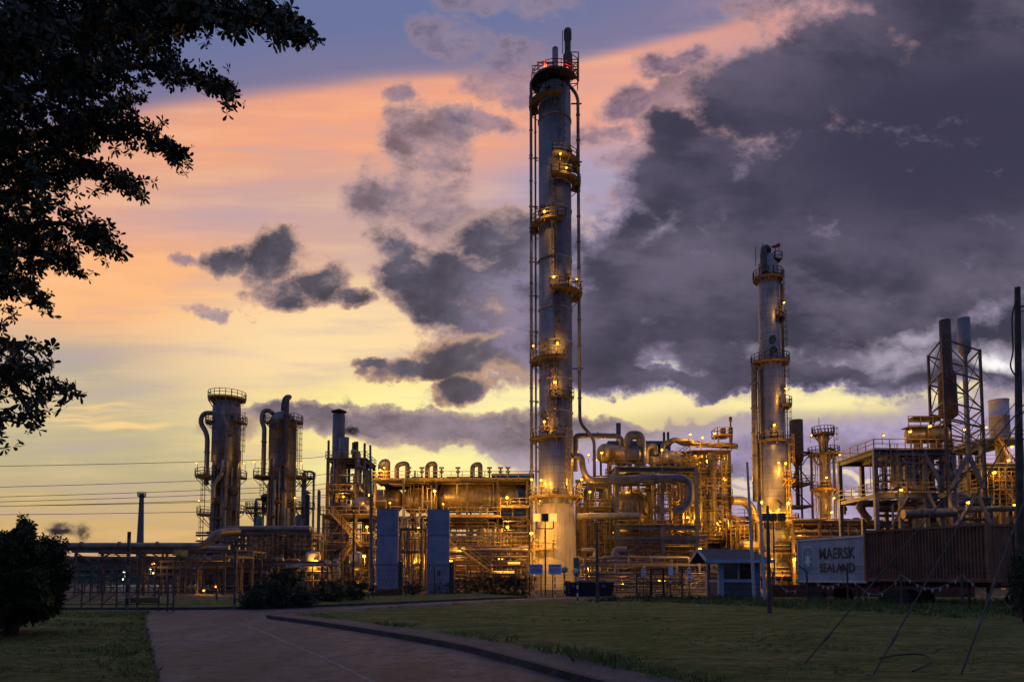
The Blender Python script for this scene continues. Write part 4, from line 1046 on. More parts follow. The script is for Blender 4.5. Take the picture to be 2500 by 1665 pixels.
# ------------------------------------------------------------------ the plant
def column(name, label, cx, d, prof, m, ref=1100, cat='column', part='shell', n=32):
    """vertical vessel: prof is (picture radius, picture row) from the top down; several shells may be cut apart"""
    x = xx(cx, d, ref); t = thing(name, label, cat, (x, d, 0)); k = d/F
    return t, (x, d), k
def shell(t, c, prof, d, m, name='shell', n=32, top=True):
    P = [(r*d/F, zz(y, d)) for r, y in prof]
    if top: P = [(0.001, P[0][1])]+P
    return MB().lathe(P, (c[0], c[1], 0), n).obj(name, m, t)
# ---- main tower
D = 88
T, c, k = column('distillation_column', 'very tall grey column with two vent stacks and red lamps on top', 1356, D, None, None, 800, 'column')
MAIN = c; R0 = 42*k
dome = [(40.5*math.sin(a), 232-30*math.cos(a)) for a in [PI/2*i/6 for i in range(7)]]
shell(T, c, dome+[(41,232),(41,1050),(43,1054),(43,1232)], D, 'grey_cladding', n=40)
P = [(42*k, zz(1232,D)),(44*k,zz(1236,D)),(47*k,zz(1300,D)),(51*k,zz(1400,D)),(54*k,0)]
MB().lathe(P, (c[0],c[1],0), 48).obj('skirt', 'skirt_concrete', T)
strip = MB().lathe([(R0+.03, zz(470,D)),(R0+.03, zz(1050,D))], (c[0],c[1],0), 10, a0=math.radians(268), a1=math.radians(340)); strip.obj('cladding_strip', 'blue_grey_steel', T)
for y in (300,520,640,760,840,930,1010,1120):
    MB().lathe([(R0-.05,-.09),(R0+.045,-.09),(R0+.045,.09),(R0-.05,.09)], (c[0],c[1],zz(y,D)), 40).obj('stiffening_ring', 'grey_cladding', T)
PL = [(262,150,285,28),(407,262,385,26),(455,258,385,28),(557,150,292,25),(723,255,395,30),(885,150,290,27),(978,248,322,14),(1073,150,288,26),(1215,0,360,29)]
for y, a0, a1, w in PL:
    p = platform(T, c, R0+.05, R0+w*.82*k, zz(y, D), a0, a1, 'yellow_steel' if y > 1100 else 'deck_steel')
platform(T, c, R0+.2, R0+26*k, zz(1342, D), 195, 260)
sector = lambda ang, r: (c[0]+r*math.cos(math.radians(ang)), c[1]+r*math.sin(math.radians(ang)))
for y0, y1, ang in ((1073,885,262),(978,885,250),(885,723,272),(723,557,264),(557,455,258),(1215,1073,300),(407,262,288),(978,1073,250)):
    z0, z1 = sorted((zz(y0,D), zz(y1,D))); ladder(T, sector(ang, R0+.35), z0, z1, True, ang, 'yellow_steel' if y0 == 1215 else 'steel_frame')
ladder(T, (xx(1305,D,1300), D-1.2), zz(1440,D), zz(1215,D), True, 270)
for y, px in ((388,1387),(430,1389),(238,1338),(525,1328),(545,1330),(690,1385),(708,1385),(850,1328),(874,1328),(1022,1328),(1052,1330),(1205,1352)):
    s = max(-.95, min(.95, (px-1356)/42)); ang = 270+math.degrees(math.asin(s)); manway(T, c, R0, zz(y,D), ang, .42)
# pipes standing beside it
def vp(px, d, y0, y1, r, m='lagged_pipe', t=None, name='riser', **k_):
    x = xx(px, d, (y0+y1)/2); return pipe([(x,d,zz(y1,d)),(x,d,zz(y0,d))], r, m, t if t is not None else T, name, **k_)
x1 = xx(1297,D,700); x2 = xx(1308,D,700)
pipe([(x1,D,0),(x1,D,zz(200,D)),(x1+.6,D-.6,zz(198,D)),(xx(1345,D,200),D-2.6,zz(200,D)),(xx(1378,D,200),D-1.2,zz(202,D))], .19, 'lagged_pipe', T, 'overhead_line', bendr=.8)
pipe([(x2,D+.4,0),(x2,D+.4,zz(275,D)),(c[0]-R0,D+.2,zz(272,D))], .13, 'lagged_pipe', T, 'riser')
xr = xx(1413,D,600); X2 = xx(1451,D,1100)
pipe([(c[0]+.3,D-1.5,zz(196,D)),(c[0]+1.4,D-.6,zz(205,D)),(xr,D,zz(235,D)),(xr,D,zz(1032,D)),(X2,D,zz(1072,D)),(X2,D,zz(1170,D))], .22, 'lagged_pipe', T, 'overhead_line', bendr=.9)
for y in (262,387,505,557,640,723,810,885,980,1073,1150):
    m = MB(); z = zz(y,D); m.beam((x1-.3,D,z),(c[0]-R0,D,z), .12); m.beam((x2,D+.4,z-.05),(c[0]-R0,D+.4,z-.05), .1); m.obj('pipe_support', 'dark_steel', T)
for y in (254,396,688,900): z = zz(y,D); MB().beam((c[0]+R0,D,z),(xr+.5,D,z), .14).obj('pipe_support', 'dark_steel', T)
# top works: two vents, lattice frame, sloped canopy, red lamps
def cyl_(t, px, d, y0, y1, r, m, name, top=True, y_ref=None):
    x = xx(px, d, y_ref or (y0+y1)/2); return MB().cyl((x,d,zz(y1,d)),(x,d,zz(y0,d)), r*d/F, 20).obj(name, m, t)
cyl_(T, 1355.5, D, 119, 208, 7.5, 'grey_cladding', 'vent_stack')
x = xx(1386,D,120); kk = k
MB().lathe([(0,zz(74,D)),(9*k,zz(74,D)),(10*k,zz(78,D)),(10*k,zz(97,D)),(8*k,zz(103,D)),(8*k,zz(132,D)),(12*k,zz(136,D)),(12*k,zz(182,D)),(6*k,zz(190,D)),(6*k,zz(210,D))], (x,D,0), 20).obj('vent_stack', 'dark_steel', T)
MB().cyl((xx(1373,D,100),D-.3,zz(135,D)),(xx(1373,D,100),D-.3,zz(80,D)), .05, 6).obj('lightning_rod', 'dark_steel', T)
xa, xb = xx(1388,D,180), xx(1411,D,180)
lat = []
for (u_, v_) in ((xa,D-1),(xb,D-1),(xb,D+.8),(xa,D+.8)): MB().beam((u_,v_,zz(212,D)),(u_,v_,zz(142,D)), .1).obj('post', 'dark_steel', T)
for i in range(4):
    m = MB(); y = 142+i*17.5
    for p, q in (((xa,D-1),(xb,D-1)),((xb,D-1),(xb,D+.8)),((xb,D+.8),(xa,D+.8))):
        m.beam((*p,zz(y,D)),(*q,zz(y,D)), .08); m.beam((*p,zz(y,D)),(*q,zz(y+17.5,D)), .07)
    m.obj('lattice', 'dark_steel', T)
a0, a1 = xx(1309,D,160), xx(1349,D,160); zl, zh = zz(173,D), zz(152,D)
MB().add([(a0,D-1.6,zl),(a1,D-1.6,zl),(a1,D+.4,zh),(a0+1,D+.4,zh),(a0,D-1.6,zl-.08),(a1,D-1.6,zl-.08),(a1,D+.4,zh-.08),(a0+1,D+.4,zh-.08)], [(0,1,2,3),(7,6,5,4),(0,4,5,1),(1,5,6,2),(2,6,7,3),(3,7,4,0)]).obj('canopy', 'rusty_steel', T)
for xq in (a0+.1, (a0+a1)/2, a1): MB().beam((xq,D-1.5,zz(203,D)),(xq,D-1.5,zl), .08).obj('post', 'dark_steel', T)
railing(MB(), [(a0-.6,D-1.7,zz(203,D)),(a1,D-1.7,zz(203,D))], step=.8).obj('railing', 'steel_frame', T)
pf = platform(T, c, .6, R0+.9, zz(205,D), 130, 340, 'dark_steel')
def redlamp(px, py, lb):
    p = at(px, py, D-2.0); t = thing('warning_light', lb, 'warning light', p)
    MB().cyl(p-Vector((0,0,.28)), p+Vector((0,0,.28)), .17, 10).obj('lens', 'red_glow', t); MB().cyl(p-Vector((0,0,.42)), p-Vector((0,0,.29)), .22, 10).obj('base', 'dark_steel', t); MB().cyl(p+Vector((0,0,.29)), p+Vector((0,0,.36)), .2, 10).obj('cap', 'dark_steel', t)
    l = bpy.data.lights.new('red_light', 'POINT'); l.energy = 90; l.color = (1,.06,.02); l.shadow_soft_size = .15
    lo = bpy.data.objects.new('red_light', l); COL.objects.link(lo); lo.parent = t; lo.location = (0,-.45,-.1)
redlamp(1331,162,'left red warning light under the sloped canopy of the tallest column'); redlamp(1385,172,'right red warning light below the taller vent stack'); 
# ---- left tower
d = 110
T1, c, k = column('distillation_column', 'broad grey column at the left with a round railed deck on top', 550, d, None, None, 1150); T = T1
shell(T, c, [(28,978),(31,984),(33,1000),(33,1128),(30,1131),(30,1250),(33,1252),(33,1420)], d, 'shell_metal')
platform(T, c, 26*k, 44*k, zz(975,d), 0, 360, 'yellow_steel')
MB().lathe([(0,zz(972,d)),(27*k,zz(973,d)),(27*k,zz(978,d))], (c[0],c[1],0), 24).obj('top_plate', 'steel_frame', T)
for ang in (200, 235, 270, 305, 340):
    a = math.radians(ang); q = lambda r, y: (c[0]+r*k*math.cos(a), c[1]+r*k*math.sin(a), zz(y,d)); MB().beam(q(32,996), q(43,979), .14).obj('bracket', 'steel_frame', T)
for y, a0, a1, w in ((1034,165,235,18),(1034,310,375,18),(1166,150,250,38),(1166,300,395,20),(1257,150,235,32),(1250,310,385,16)): platform(T, c, 33*k, (30+w)*k, zz(y,d), a0, a1, 'steel_frame')
ladder(T, (xx(590,d,1080), d), zz(1135,d), zz(1020,d), True, 330, 'steel_frame'); ladder(T, (xx(503,d,1220), d-.5), zz(1255,d), zz(1170,d), True, 200, 'steel_frame'); ladder(T, (xx(498,d,1320), d-.5), 1, zz(1260,d), True, 200, 'steel_frame')
X = lambda px, y=1100: xx(px, d, y)
pipe([(c[0]-30*k,d-.5,zz(1010,d)),(X(497),d-.5,zz(1010,d)),(X(490),d-.5,zz(1032,d)),(X(509),d-.5,zz(1062,d)),(X(509),d-.5,zz(1185,d))], .38, 'lagged_pipe', T, 'overhead_line', bendr=1.3)
pipe([(X(556),d-2.2,zz(1000,d)),(X(560),d-3,zz(1025,d)),(X(572),d-2.9,zz(1050,d)),(X(572),d-2.9,zz(1400,d))], .34, 'lagged_pipe', T, 'riser', bendr=.8)
pipe([(X(565),d-2.8,zz(1130,d)),(X(567),d-3.2,zz(1160,d)),(X(545),d-3.2,zz(1190,d)),(X(545),d-3,zz(1220,d))], .33, 'bright_pipe', T, 'riser', bendr=.8)
for px, y0, y1, r in ((530,1135,1400,.22),(541,1180,1400,.3),(556,1220,1400,.28),(522,1140,1300,.15),(583,1100,1420,.16),(516,1135,1420,.2),(563,1140,1400,.14),(577,1140,1380,.2)): vp(px, d-3+abs(px-550)*.03, y0, y1, r, rnd.choice(('lagged_pipe','dark_steel','shell_metal')))
for px, y in ((563,1063),(548,1150),(543,1190),(560,1240),(535,1265),(552,1300)): valve(T, at(px, y, d-3.4), .5)
for px, y in ((545,1140),(568,1200),(530,1220)): MB().lathe([(0,-.3),(.75,-.3),(.8,0),(.75,.3),(0,.3)], at(px,y,d-2.6), 16, 'Y').obj('manway', 'dark_steel', T)
for px, y in ((536,950),(565,955)): MB().cyl(at(px,y+22,d-2.8), at(px,y-4,d-2.8), .05, 6).obj('mast', 'dark_steel', T)
# ---- second left tower
d = 108
T2, c, k = column('distillation_column', 'dark domed column with two gooseneck pipes, right of the railed one', 688, d, None, None, 1150); T = T2
shell(T, c, [(32*math.sin(a), 1034-30*math.cos(a)) for a in [PI/2*i/6 for i in range(1,7)]]+[(32,1034),(32,1120),(31,1124),(31,1420)], d, 'shell_metal')
X = lambda px, y=1100: xx(px, d, y)
pipe([(X(689),d,zz(1002,d)),(X(690),d,zz(985,d)),(X(694),d,zz(970,d)),(X(708),d-.5,zz(970,d)),(X(710),d-2.4,zz(985,d)),(X(710),d-2.6,zz(1400,d))], .37, 'dark_steel', T, 'overhead_line', bendr=.9)
pipe([(X(668),d-.5,zz(1012,d)),(X(655),d-.5,zz(1002,d)),(X(642),d-.5,zz(1008,d)),(X(640),d-.5,zz(1030,d)),(X(647),d-.5,zz(1045,d)),(X(647),d-.5,zz(1165,d))], .36, 'lagged_pipe', T, 'overhead_line', bendr=.9)
for y, a0, a1, w in ((1032,320,385,18),(1032,160,200,12),(1167,150,235,36),(1167,300,385,32),(1240,320,385,16),(1248,160,215,14)): platform(T, c, 32*k, (30+w)*k, zz(y,d), a0, a1, 'steel_frame')
ladder(T, (X(729), d), zz(1160,d), zz(1032,d), True, 330, 'steel_frame'); ladder(T, (X(649), d-.6), zz(1245,d), zz(1180,d), True, 200, 'steel_frame'); ladder(T, (X(718), d-.6), 1, zz(1168,d), True, 300, 'steel_frame')
for px, y0, y1, r in ((660,1120,1400,.2),(668,1170,1400,.3),(680,1140,1400,.2),(695,1130,1400,.24),(702,1240,1400,.3),(720,1030,1400,.13),(652,1180,1400,.14),(688,1190,1400,.33)): vp(px, d-2.8, y0, y1, r, rnd.choice(('lagged_pipe','dark_steel','shell_metal')))
for px, y in ((690,1135),(668,1150),(680,1225),(697,1200),(665,1260)): valve(T, at(px, y, d-3.3), .5)
for px, y in ((690,1142),(672,1040),(650,1222),(648,1215)): MB().lathe([(0,-.3),(.65,-.3),(.7,0),(.65,.3),(0,.3)], at(px,y,d-2.6), 16, 'Y').obj('manway', 'dark_steel', T)
# ---- small columns beyond and between them
def small_col(label, px, y0, y1, r, d, m, plats=(), cap=False, goose=None):
    t = thing('slim_column', label, 'column', (xx(px,d,1250), d, 0)); x = xx(px,d,(y0+y1)/2); k = d/F
    MB().lathe([(0.01,zz(y0,d)),(r*k*.8,zz(y0+2,d)),(r*k,zz(y0+6,d)),(r*k,0)], (x,d,0), 18).obj('shell', m, t)
    for y, a0, a1 in plats: platform(t, (x,d), r*k, r*k+1.6, zz(y,d), a0, a1, 'steel_frame')
    if goose: pipe([(x,d,zz(y0+3,d)),(x,d,zz(y0-4,d)),(x+goose*k,d,zz(y0-4,d)),(x+goose*k,d,zz(y1,d))], .22, 'bright_pipe', t, 'overhead_line', bendr=.8)
    if cap: MB().lathe([(0,zz(y0-8,d)),(r*1.5*k,zz(y0-2,d)),(r*1.5*k,zz(y0-1,d))], (x,d,0), 14).obj('cap', 'dark_steel', t)
    return t
small_col('slim pale column with a railed deck between the two broad left columns', 624, 1222, 1330, 4.5, 135, 'teal_metal', ((1240,0,360),(1252,140,400)), goose=18)
small_col('low teal column below the slim pale one', 632, 1258, 1340, 7, 132, 'teal_metal')
small_col('slim pale column with a tall hooped pipe right of the domed column', 741, 1155, 1330, 6, 130, 'shell_metal', ((1167,0,360),(1241,150,400)), goose=24)
small_col('short dark stack with a conical cap right of the domed column', 749, 1205, 1330, 6.5, 124, 'dark_steel', cap=True)
small_col('small pale vent column left of the furnace frame', 778, 1195, 1330, 4, 126, 'shell_metal')
small_col('squat teal column behind the pipe rack', 733, 1255, 1340, 12, 136, 'teal_metal')
small_col('squat blue grey column behind the pipe rack, left of the slim one', 614, 1300, 1380, 9, 140, 'teal_metal')
# ---- far chimney with smoke
t = thing('chimney', 'lone slender concrete chimney far off at the left', 'chimney', (xx(342,210,1300),210,0)); x = xx(343,210,1300); k = 210/F
MB().lathe([(0,zz(1204,210)),(5.5*k,zz(1204,210)),(5.2*k,zz(1215,210)),(8*k,zz(1330,210)),(9.5*k,0)], (x,210,0), 24).obj('shaft', 'blue_grey_steel', t)
platform(t, (x,210), 5*k, 9.5*k, zz(1210,210), 0, 360, 'dark_steel')
# ---- furnace with two stacks in its frame
d = 120; k = d/F
t = thing('furnace_stack', 'tall grey furnace stack wearing a conical rain cap', 'chimney', (xx(825,d,1200),d,0)); x = xx(826,d,1100)
MB().lathe([(0,zz(1013,d)),(15*k,zz(1013,d)),(15*k,zz(1130,d)),(19*k,zz(1150,d)),(19*k,zz(1250,d)),(21*k,0)], (x,d,0), 28).obj('shaft', 'shell_metal', t)
cp_ = MB().lathe([(0,zz(997,d)),(19*k,zz(1004.5,d)),(19*k,zz(1006,d)),(0,zz(1001,d))], (x,d,0), 20)
for q in range(8): a = q*PI/4; cp_.beam((x+13*k*math.cos(a),d+13*k*math.sin(a),zz(1013,d)),(x+13*k*math.cos(a),d+13*k*math.sin(a),zz(1005,d)), .1)
cp_.obj('rain_cap', 'dark_steel', t)
t = thing('furnace_stack', 'shorter furnace stack without cap in front of the capped one', 'chimney', (xx(839,116,1200),116,0))
MB().lathe([(0,zz(1068,116)),(10,0)] and [(0,zz(1066,116)),(12*116/F,zz(1068,116)),(12*116/F,zz(1120,116)),(8*116/F,zz(1130,116)),(8*116/F,0)], (xx(839,116,1150),116,0), 22).obj('shaft', 'shell_metal', t)
t = FU = thing('furnace_structure', 'steel frame with decks around the two furnace stacks', 'steel structure', (xx(845,114,1300),114,0))
zs = [zz(1240,114), zz(1198,114), zz(1123,114)]
frame(t, (799,822,868,888), zs, 113, 121, 'steel_frame', .45, .35, braces=((0,1,1,2),(2,3,1,2),(1,0,0,1),(2,3,0,1)), decks=(zs[2],), rails=(zs[2],))
for px, y0, y1 in ((802,1075,1130),(862,1080,1125),(867,1078,1125),(872,1078,1125),(890,1082,1130)): vp(px, 114, y0, y1, .2, 'rusty_steel', t, 'vent')
pipe([at(858,1103,113),at(875,1103,113),at(875,1180,113),at(890,1200,113)], .42, 'bright_pipe', t); pipe([at(868,1140,112.5),at(890,1140,112.5),at(893,1165,112.5),at(893,1210,112.5)], .3, 'lagged_pipe', t)
clutter(t, 795, 905, 1125, 1240, 110, 119, 26, 31, .06, .22)
# ---- yellow platform with stairs under the furnace
t = thing('access_platform', 'yellow railed access platform with a stair, below the furnace stacks', 'steel structure', (xx(845,92,1300),92,0)); d = 92
zs = [zz(1335,d), zz(1258,d)]
frame(t, (790,838,870,905), zs, d, d+7, 'steel_frame', .3, .3, decks=(zs[1],), rails=(zs[1],), braces=((0,1,0,1),(2,3,-1,0)))
zd = zs[1]+.09
stair(t, (xx(888,d,1330), d-1.3, zz(1335,d)), (xx(815,d,1260), d-1.3, zd)); stair(t, (xx(805,d,1400), d-1.2, 1.0), (xx(862,d,1330), d-1.2, zz(1335,d)))
for px, y in ((850,1240),(878,1236),(891,1243)): MB().lathe([(0,-.6),(.7,-.6),(.75,0),(.7,.5),(0,.6)], at(px,y,d+2), 14).obj('instrument_drum', 'bright_pipe', t)
clutter(t, 790, 915, 1262, 1430, d+.5, d+7, 85, 33, .04, .18)
for i in range(6): valve(t, at(rnd.uniform(795,900), rnd.uniform(1280,1420), d-.3), .35)
drum(t, at(862,1225,100), at(905,1225,100), .75)
# ---- pipe rack from the left gate to the units
t = thing('pipe_bridge', 'long low pipe bridge with a trussed side over the left plant road', 'pipe bridge', (xx(184,62,1480),62,0)); d = 62
zt, zm = zz(1345,d), zz(1380,d)
X = [xx(p,d,1400) for p in (184,352,432,548,575)]
for x in X:
    for q in (d, d+4): MB().beam((x,q,0),(x,q,zt), .2).obj('post', 'steel_frame', t)
    MB().beam((x,d+.15,zt-.5),(x,d+3.85,zt-.5), .2).obj('cross_beam', 'steel_frame', t)
for x, lab in ((xx(248,d-6,1400),0),(xx(309,d-6,1400),0)): MB().beam((x,d-.3,0),(x,d-.3,zt), .16).obj('post', 'dark_steel', t)
for q in (d-.02, d+4.02):
    MB().ibeam((X[0]-.4,q,zt),(X[-1],q,zt), .2, .3).obj('beam', 'steel_frame', t); MB().ibeam((X[0]-.4,q,zm+.1),(X[-1],q,zm+.1), .2, .24).obj('beam', 'steel_frame', t)
xs_ = [X[0]+(X[3]-X[0])*i/8 for i in range(9)]
for i in range(8):
    a, b = ((xs_[i],d-.15,zt-.1),(xs_[i+1],d-.15,zm+.2)) if i % 2 == 0 else ((xs_[i],d-.15,zm+.2),(xs_[i+1],d-.15,zt-.1))
    MB().beam(a, b, .11).obj('brace', 'steel_frame', t)
def longpipe(px0, px1, y, d, r, m, lb, drop=None, rise=None):
    pts = [at(px0,y,d), at(px1,y,d)]
    if rise: pts += [at(rise[0],rise[1],d)]+([at(rise[2],rise[3],d)] if len(rise) > 2 else [])
    for p in pts: p.z = max(p.z, r)
    return pipe(pts, r, m, None, 'pipe', lb, 'pipe')
a = at(60,1333,63); b = at(500,1333,63)
pipe([a, Vector((b.x,63,a.z)), Vector((xx(528,63,1300),63,zz(1300,63))), Vector((xx(560,64,1290),66,zz(1292,64)))], .33, 'lagged_pipe', None, 'pipe', 'fat lagged pipe lying on top of the left pipe bridge', 'pipe', bendr=1.2, n=16)
for i, (y, dd, r, m, lb) in enumerate(((1338,64.3,.24,'bright_pipe','second pipe on the left bridge, behind the fat one'),(1336,65.2,.3,'rusty_steel','rusty pipe at the back of the left bridge'),(1364,62.6,.24,'lagged_pipe','upper of the two pipes hung inside the left bridge'),(1373,63.6,.28,'rusty_steel','lower of the two pipes hung inside the left bridge'))):
    a = at(120,y,dd); b = at(560,y,dd); b.z = a.z; pipe([a,b], r, m, None, 'pipe', lb, 'pipe', n=12)
tag(MB().box(tuple(at(421,1356,61.5)), tuple(at(457,1342,61.6)+Vector((0,.2,0)))).obj('sign_board','yellow_steel'), 'dim yellow notice hung on the left pipe bridge', 'sign')
# second rack running right at upper level
t = thing('pipe_rack', 'raised two-post pipe rack crossing before the two broad left columns', 'pipe rack', (xx(650,84,1400),84,0)); d = 84
zs = [zz(1385,d), zz(1345,d), zz(1298,d)]
frame(t, (553,610,668,760), zs, d, d+5, 'steel_frame', .35, .3, braces=((1,2,0,1),(2,3,1,2)))
clutter(t, 480, 780, 1300, 1435, d+.2, d+6, 98, 41, .04, .2, vert=.4)
ladder(t, (xx(564,d,1350), d-.8), 0, zz(1310,d), True, 270, 'steel_frame')
for i in range(8): valve(t, at(rnd.uniform(500,770), rnd.uniform(1330,1425), d-.4), .32)
for i, (y, dd, r, m, lb) in enumerate(((1291,84.6,.38,'lagged_pipe','fat lagged pipe along the top of the raised rack'),(1288,86,.24,'bright_pipe','bright pipe behind the fat one on the raised rack'),(1293,88,.3,'rusty_steel','rusty pipe at the back of the raised rack'))):
    a = at(548,y,dd); b = at(765 if i else 758,y,dd); b.z = a.z; pipe([a,b]+([Vector((b.x,dd,b.z-6))] if i == 1 else []), r, m, None, 'pipe', lb, 'pipe', n=12)
t = thing('process_unit', 'dim low maze of pipes and frames between the pipe bridge and the fence', 'process unit', (xx(500,70,1450),70,0)); d = 70
frame(t, (462,502,540,580), [zz(1340,d), zz(1392,d)], d, d+8, 'steel_frame', .25, .22)
clutter(t, 440, 620, 1345, 1450, d, d+10, 60, 43, .05, .24)
pipe([at(490,1425,69),at(490,1392,69),at(500,1383,69),at(548,1383,69)], .33, 'lagged_pipe', t)
t = thing('process_unit', 'low pump and pipe bay behind the shrubs, right of the raised rack', 'process unit', (xx(700,76,1450),76,0))
frame(t, (620,680,740,790), [zz(1370,76)], 76, 82, 'steel_frame', .25, .22); clutter(t, 600, 830, 1365, 1445, 74, 84, 70, 45, .05, .26)
MB().lathe([(0,-1.1),(.55,-1.0),(.75,-.7),(.75,.7),(.55,1.0),(0,1.1)], at(871,1370,80), 18).obj('tank', 'bright_pipe', t)
q = thing('storage_drum', 'upright pale drum glowing beside a lamp under the yellow platform', 'tank', at(764,1375,78)); p = at(764,1375,78)
MB().lathe([(0,-1.3),(.8,-1.2),(.85,-1),(.85,1),(.7,1.3),(0,1.45)], p, 20).obj('shell', 'bright_pipe', q); MB().cyl(p-Vector((.5,0,3)), p-Vector((.5,0,1)), .08).obj('leg','steel_frame',q); MB().cyl(p-Vector((-.5,0,3)), p-Vector((-.5,0,1)), .08).obj('leg','steel_frame',q)
# ---- exchanger block
d = 96
t = EX = thing('exchanger_structure', 'long two-storey steel structure holding the big lying drums', 'steel structure', (xx(1080,d,1300),d,0))
zs = [zz(1352,d), zz(1298,d), zz(1262,d), zz(1172,d)]
frame(t, (915,985,1065,1140,1215,1288), zs, d, d+9, 'steel_frame', .26, .22, braces=((0,1,0,1),(3,4,-1,0),(4,5,1,2)), decks=(zs[2],zs[3]), rails=(zs[3],))
railing(MB(), [(xx(1098,d,1250),d-1.5,zs[2]+.1),(xx(1222,d,1250),d-1.5,zs[2]+.1)]).obj('railing', 'yellow_steel', t)
MB().box((xx(1098,d,1250),d-1.7,zs[2]-.15),(xx(1225,d,1250),d-.52,zs[2]+.1)).obj('walkway', 'yellow_steel', t)
zq = zz(1255,d)+1.0; MB().box((xx(1222,d,1240),d-1.7,zq-.2),(xx(1292,d,1240),d-.52,zq)).obj('walkway', 'yellow_steel', t); railing(MB(), [(xx(1222,d,1240),d-1.65,zq),(xx(1292,d,1240),d-1.65,zq)]).obj('railing', 'yellow_steel', t)
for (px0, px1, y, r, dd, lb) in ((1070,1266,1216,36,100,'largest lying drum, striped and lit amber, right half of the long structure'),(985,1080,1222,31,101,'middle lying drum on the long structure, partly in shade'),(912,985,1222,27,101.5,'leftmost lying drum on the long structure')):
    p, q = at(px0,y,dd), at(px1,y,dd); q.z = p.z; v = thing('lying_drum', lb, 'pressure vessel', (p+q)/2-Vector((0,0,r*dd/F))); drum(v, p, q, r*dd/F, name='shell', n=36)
    for f in (.25, .75): s = p.lerp(q, f); MB().box((s.x-.25,dd-1.4,zs[2]+.1),(s.x+.25,dd+1.4,s.z-r*dd/F*.80)).obj('saddle', 'steel_frame', v)
def hoop(px, w, y0, y1, r, d, m='lagged_pipe'):
    a, b = xx(px-w/2,d,y0), xx(px+w/2,d,y0); pipe([(a,d,zz(y1,d)),(a,d,zz(y0+6,d)),(a+.35*(b-a),d,zz(y0,d)),(b,d,zz(y0-1,d)),(b,d,zz(y1,d))], r, m, EX, 'hooped_pipe', bendr=1.1, n=14)
hoop(938,13,1129,1170,.5,97); hoop(982,26,1132,1170,.34,97); hoop(1053,19,1132,1170,.34,97); hoop(1163,19,1134,1170,.34,97); hoop(1013,0.9,1150,1170,.1,97)
for i, px in enumerate((1030,1118,1222,1240,998,1078,1195)): 
    mb = MB().cyl(at(px,1168,97), at(px,1140,97), .12, 8); p = at(px,1142,97); mb.cyl(p-Vector((.35,0,0)), p+Vector((.35,0,0)), .14, 8); mb.cyl(p+Vector((0,0,-.7)), p+Vector((0,0,-.4)), .3, 8); mb.obj('relief_valve', 'lagged_pipe', t)
clutter(t, 905, 1290, 1165, 1182, d-.5, d+4, 18, 51, .08, .22, vert=.1)
clutter(t, 915, 1065, 1185, 1262, d-1.2, d+.5, 16, 52, .05, .16, vert=.85)
clutter(t, 1100, 1292, 1180, 1262, d-1.0, d+1, 8, 54, .05, .15, vert=.9)
clutter(t, 912, 1292, 1268, 1440, d-.5, d+8, 50, 53, .05, .26)
for a_, b_, y_ in ((985,1040,1262),(1100,1180,1330),(1230,1290,1330),(1100,1160,1385)): railrun(t, a_, b_, y_, d-1.7)
for px, r in ((1180,.55),(1190,.3),(1208,.35),(1224,.6),(1216,.2)): vp(px, d-1, 1290, 1440, r, 'lagged_pipe', t, 'pipe')
for i in range(10): valve(t, at(rnd.uniform(930,1280), rnd.uniform(1280,1430), d-1.2), .38)
t = thing('pipe_rack', 'low ground pipe rack behind the blue slabs, full of amber lit pipes', 'pipe rack', (xx(1100,82,1440),82,0)); d = 82
frame(t, (985,1035,1110,1180,1260,1286), [zz(1400,d), zz(1370,d)], d, d+5, 'steel_frame', .25, .22)
clutter(t, 905, 1290, 1335, 1440, d-.5, d+5.5, 98, 55, .04, .17, vert=.42)
stair(t, (xx(1200,d,1400), d-.8, zz(1395,d)), (xx(1100,d,1320), d-.8, zz(1322,d)))
t = thing('process_unit', 'small lit pipe bay seen between the two blue slabs', 'process unit', (xx(1005,78,1440),78,0))
frame(t, (978,1040), [zz(1290,78), zz(1345,78)], 78, 82, 'steel_frame', .22, .22); clutter(t, 976, 1040, 1262, 1430, 77, 83, 60, 57, .05, .2, vert=.6); ladder(t, (xx(1026,77,1350),77), 0, zz(1280,77), True, 270)
# ---- blue slabs
for (x0, x1, y0, y1, lb, s_) in ((918,972,1242,1438,'left of two tall plain blue grey slabs, set on red brick',1),(1042,1097,1243,1458,'right of two tall plain blue grey slabs, reaching the ground',0)):
    d = 60; a, b = at(x0,y1,d), at(x1,y0,d); t = thing('concrete_slab', lb, 'slab', ((a.x+b.x)/2,d,0)); zb = a.z if s_ else 0
    MB().box((a.x,d,zb+.004),(b.x,d+.45,b.z)).obj('panel', 'slab_paint', t)
    MB().box((a.x+.02,d+.453,0),(b.x+.38,d+.75,zz(1370,d))).obj('backing_pier', 'dark_steel', t)
    if s_: MB().box((a.x-.05,d-.05,0),(b.x+.05,d+.5,zb)).obj('plinth', 'brick_red', t)
    else: MB().box((a.x+.9,d-.012,zz(1405,d)),(a.x+1.2,d-.003,zz(1392,d))).obj('stain_patch', 'hut_dark', t)
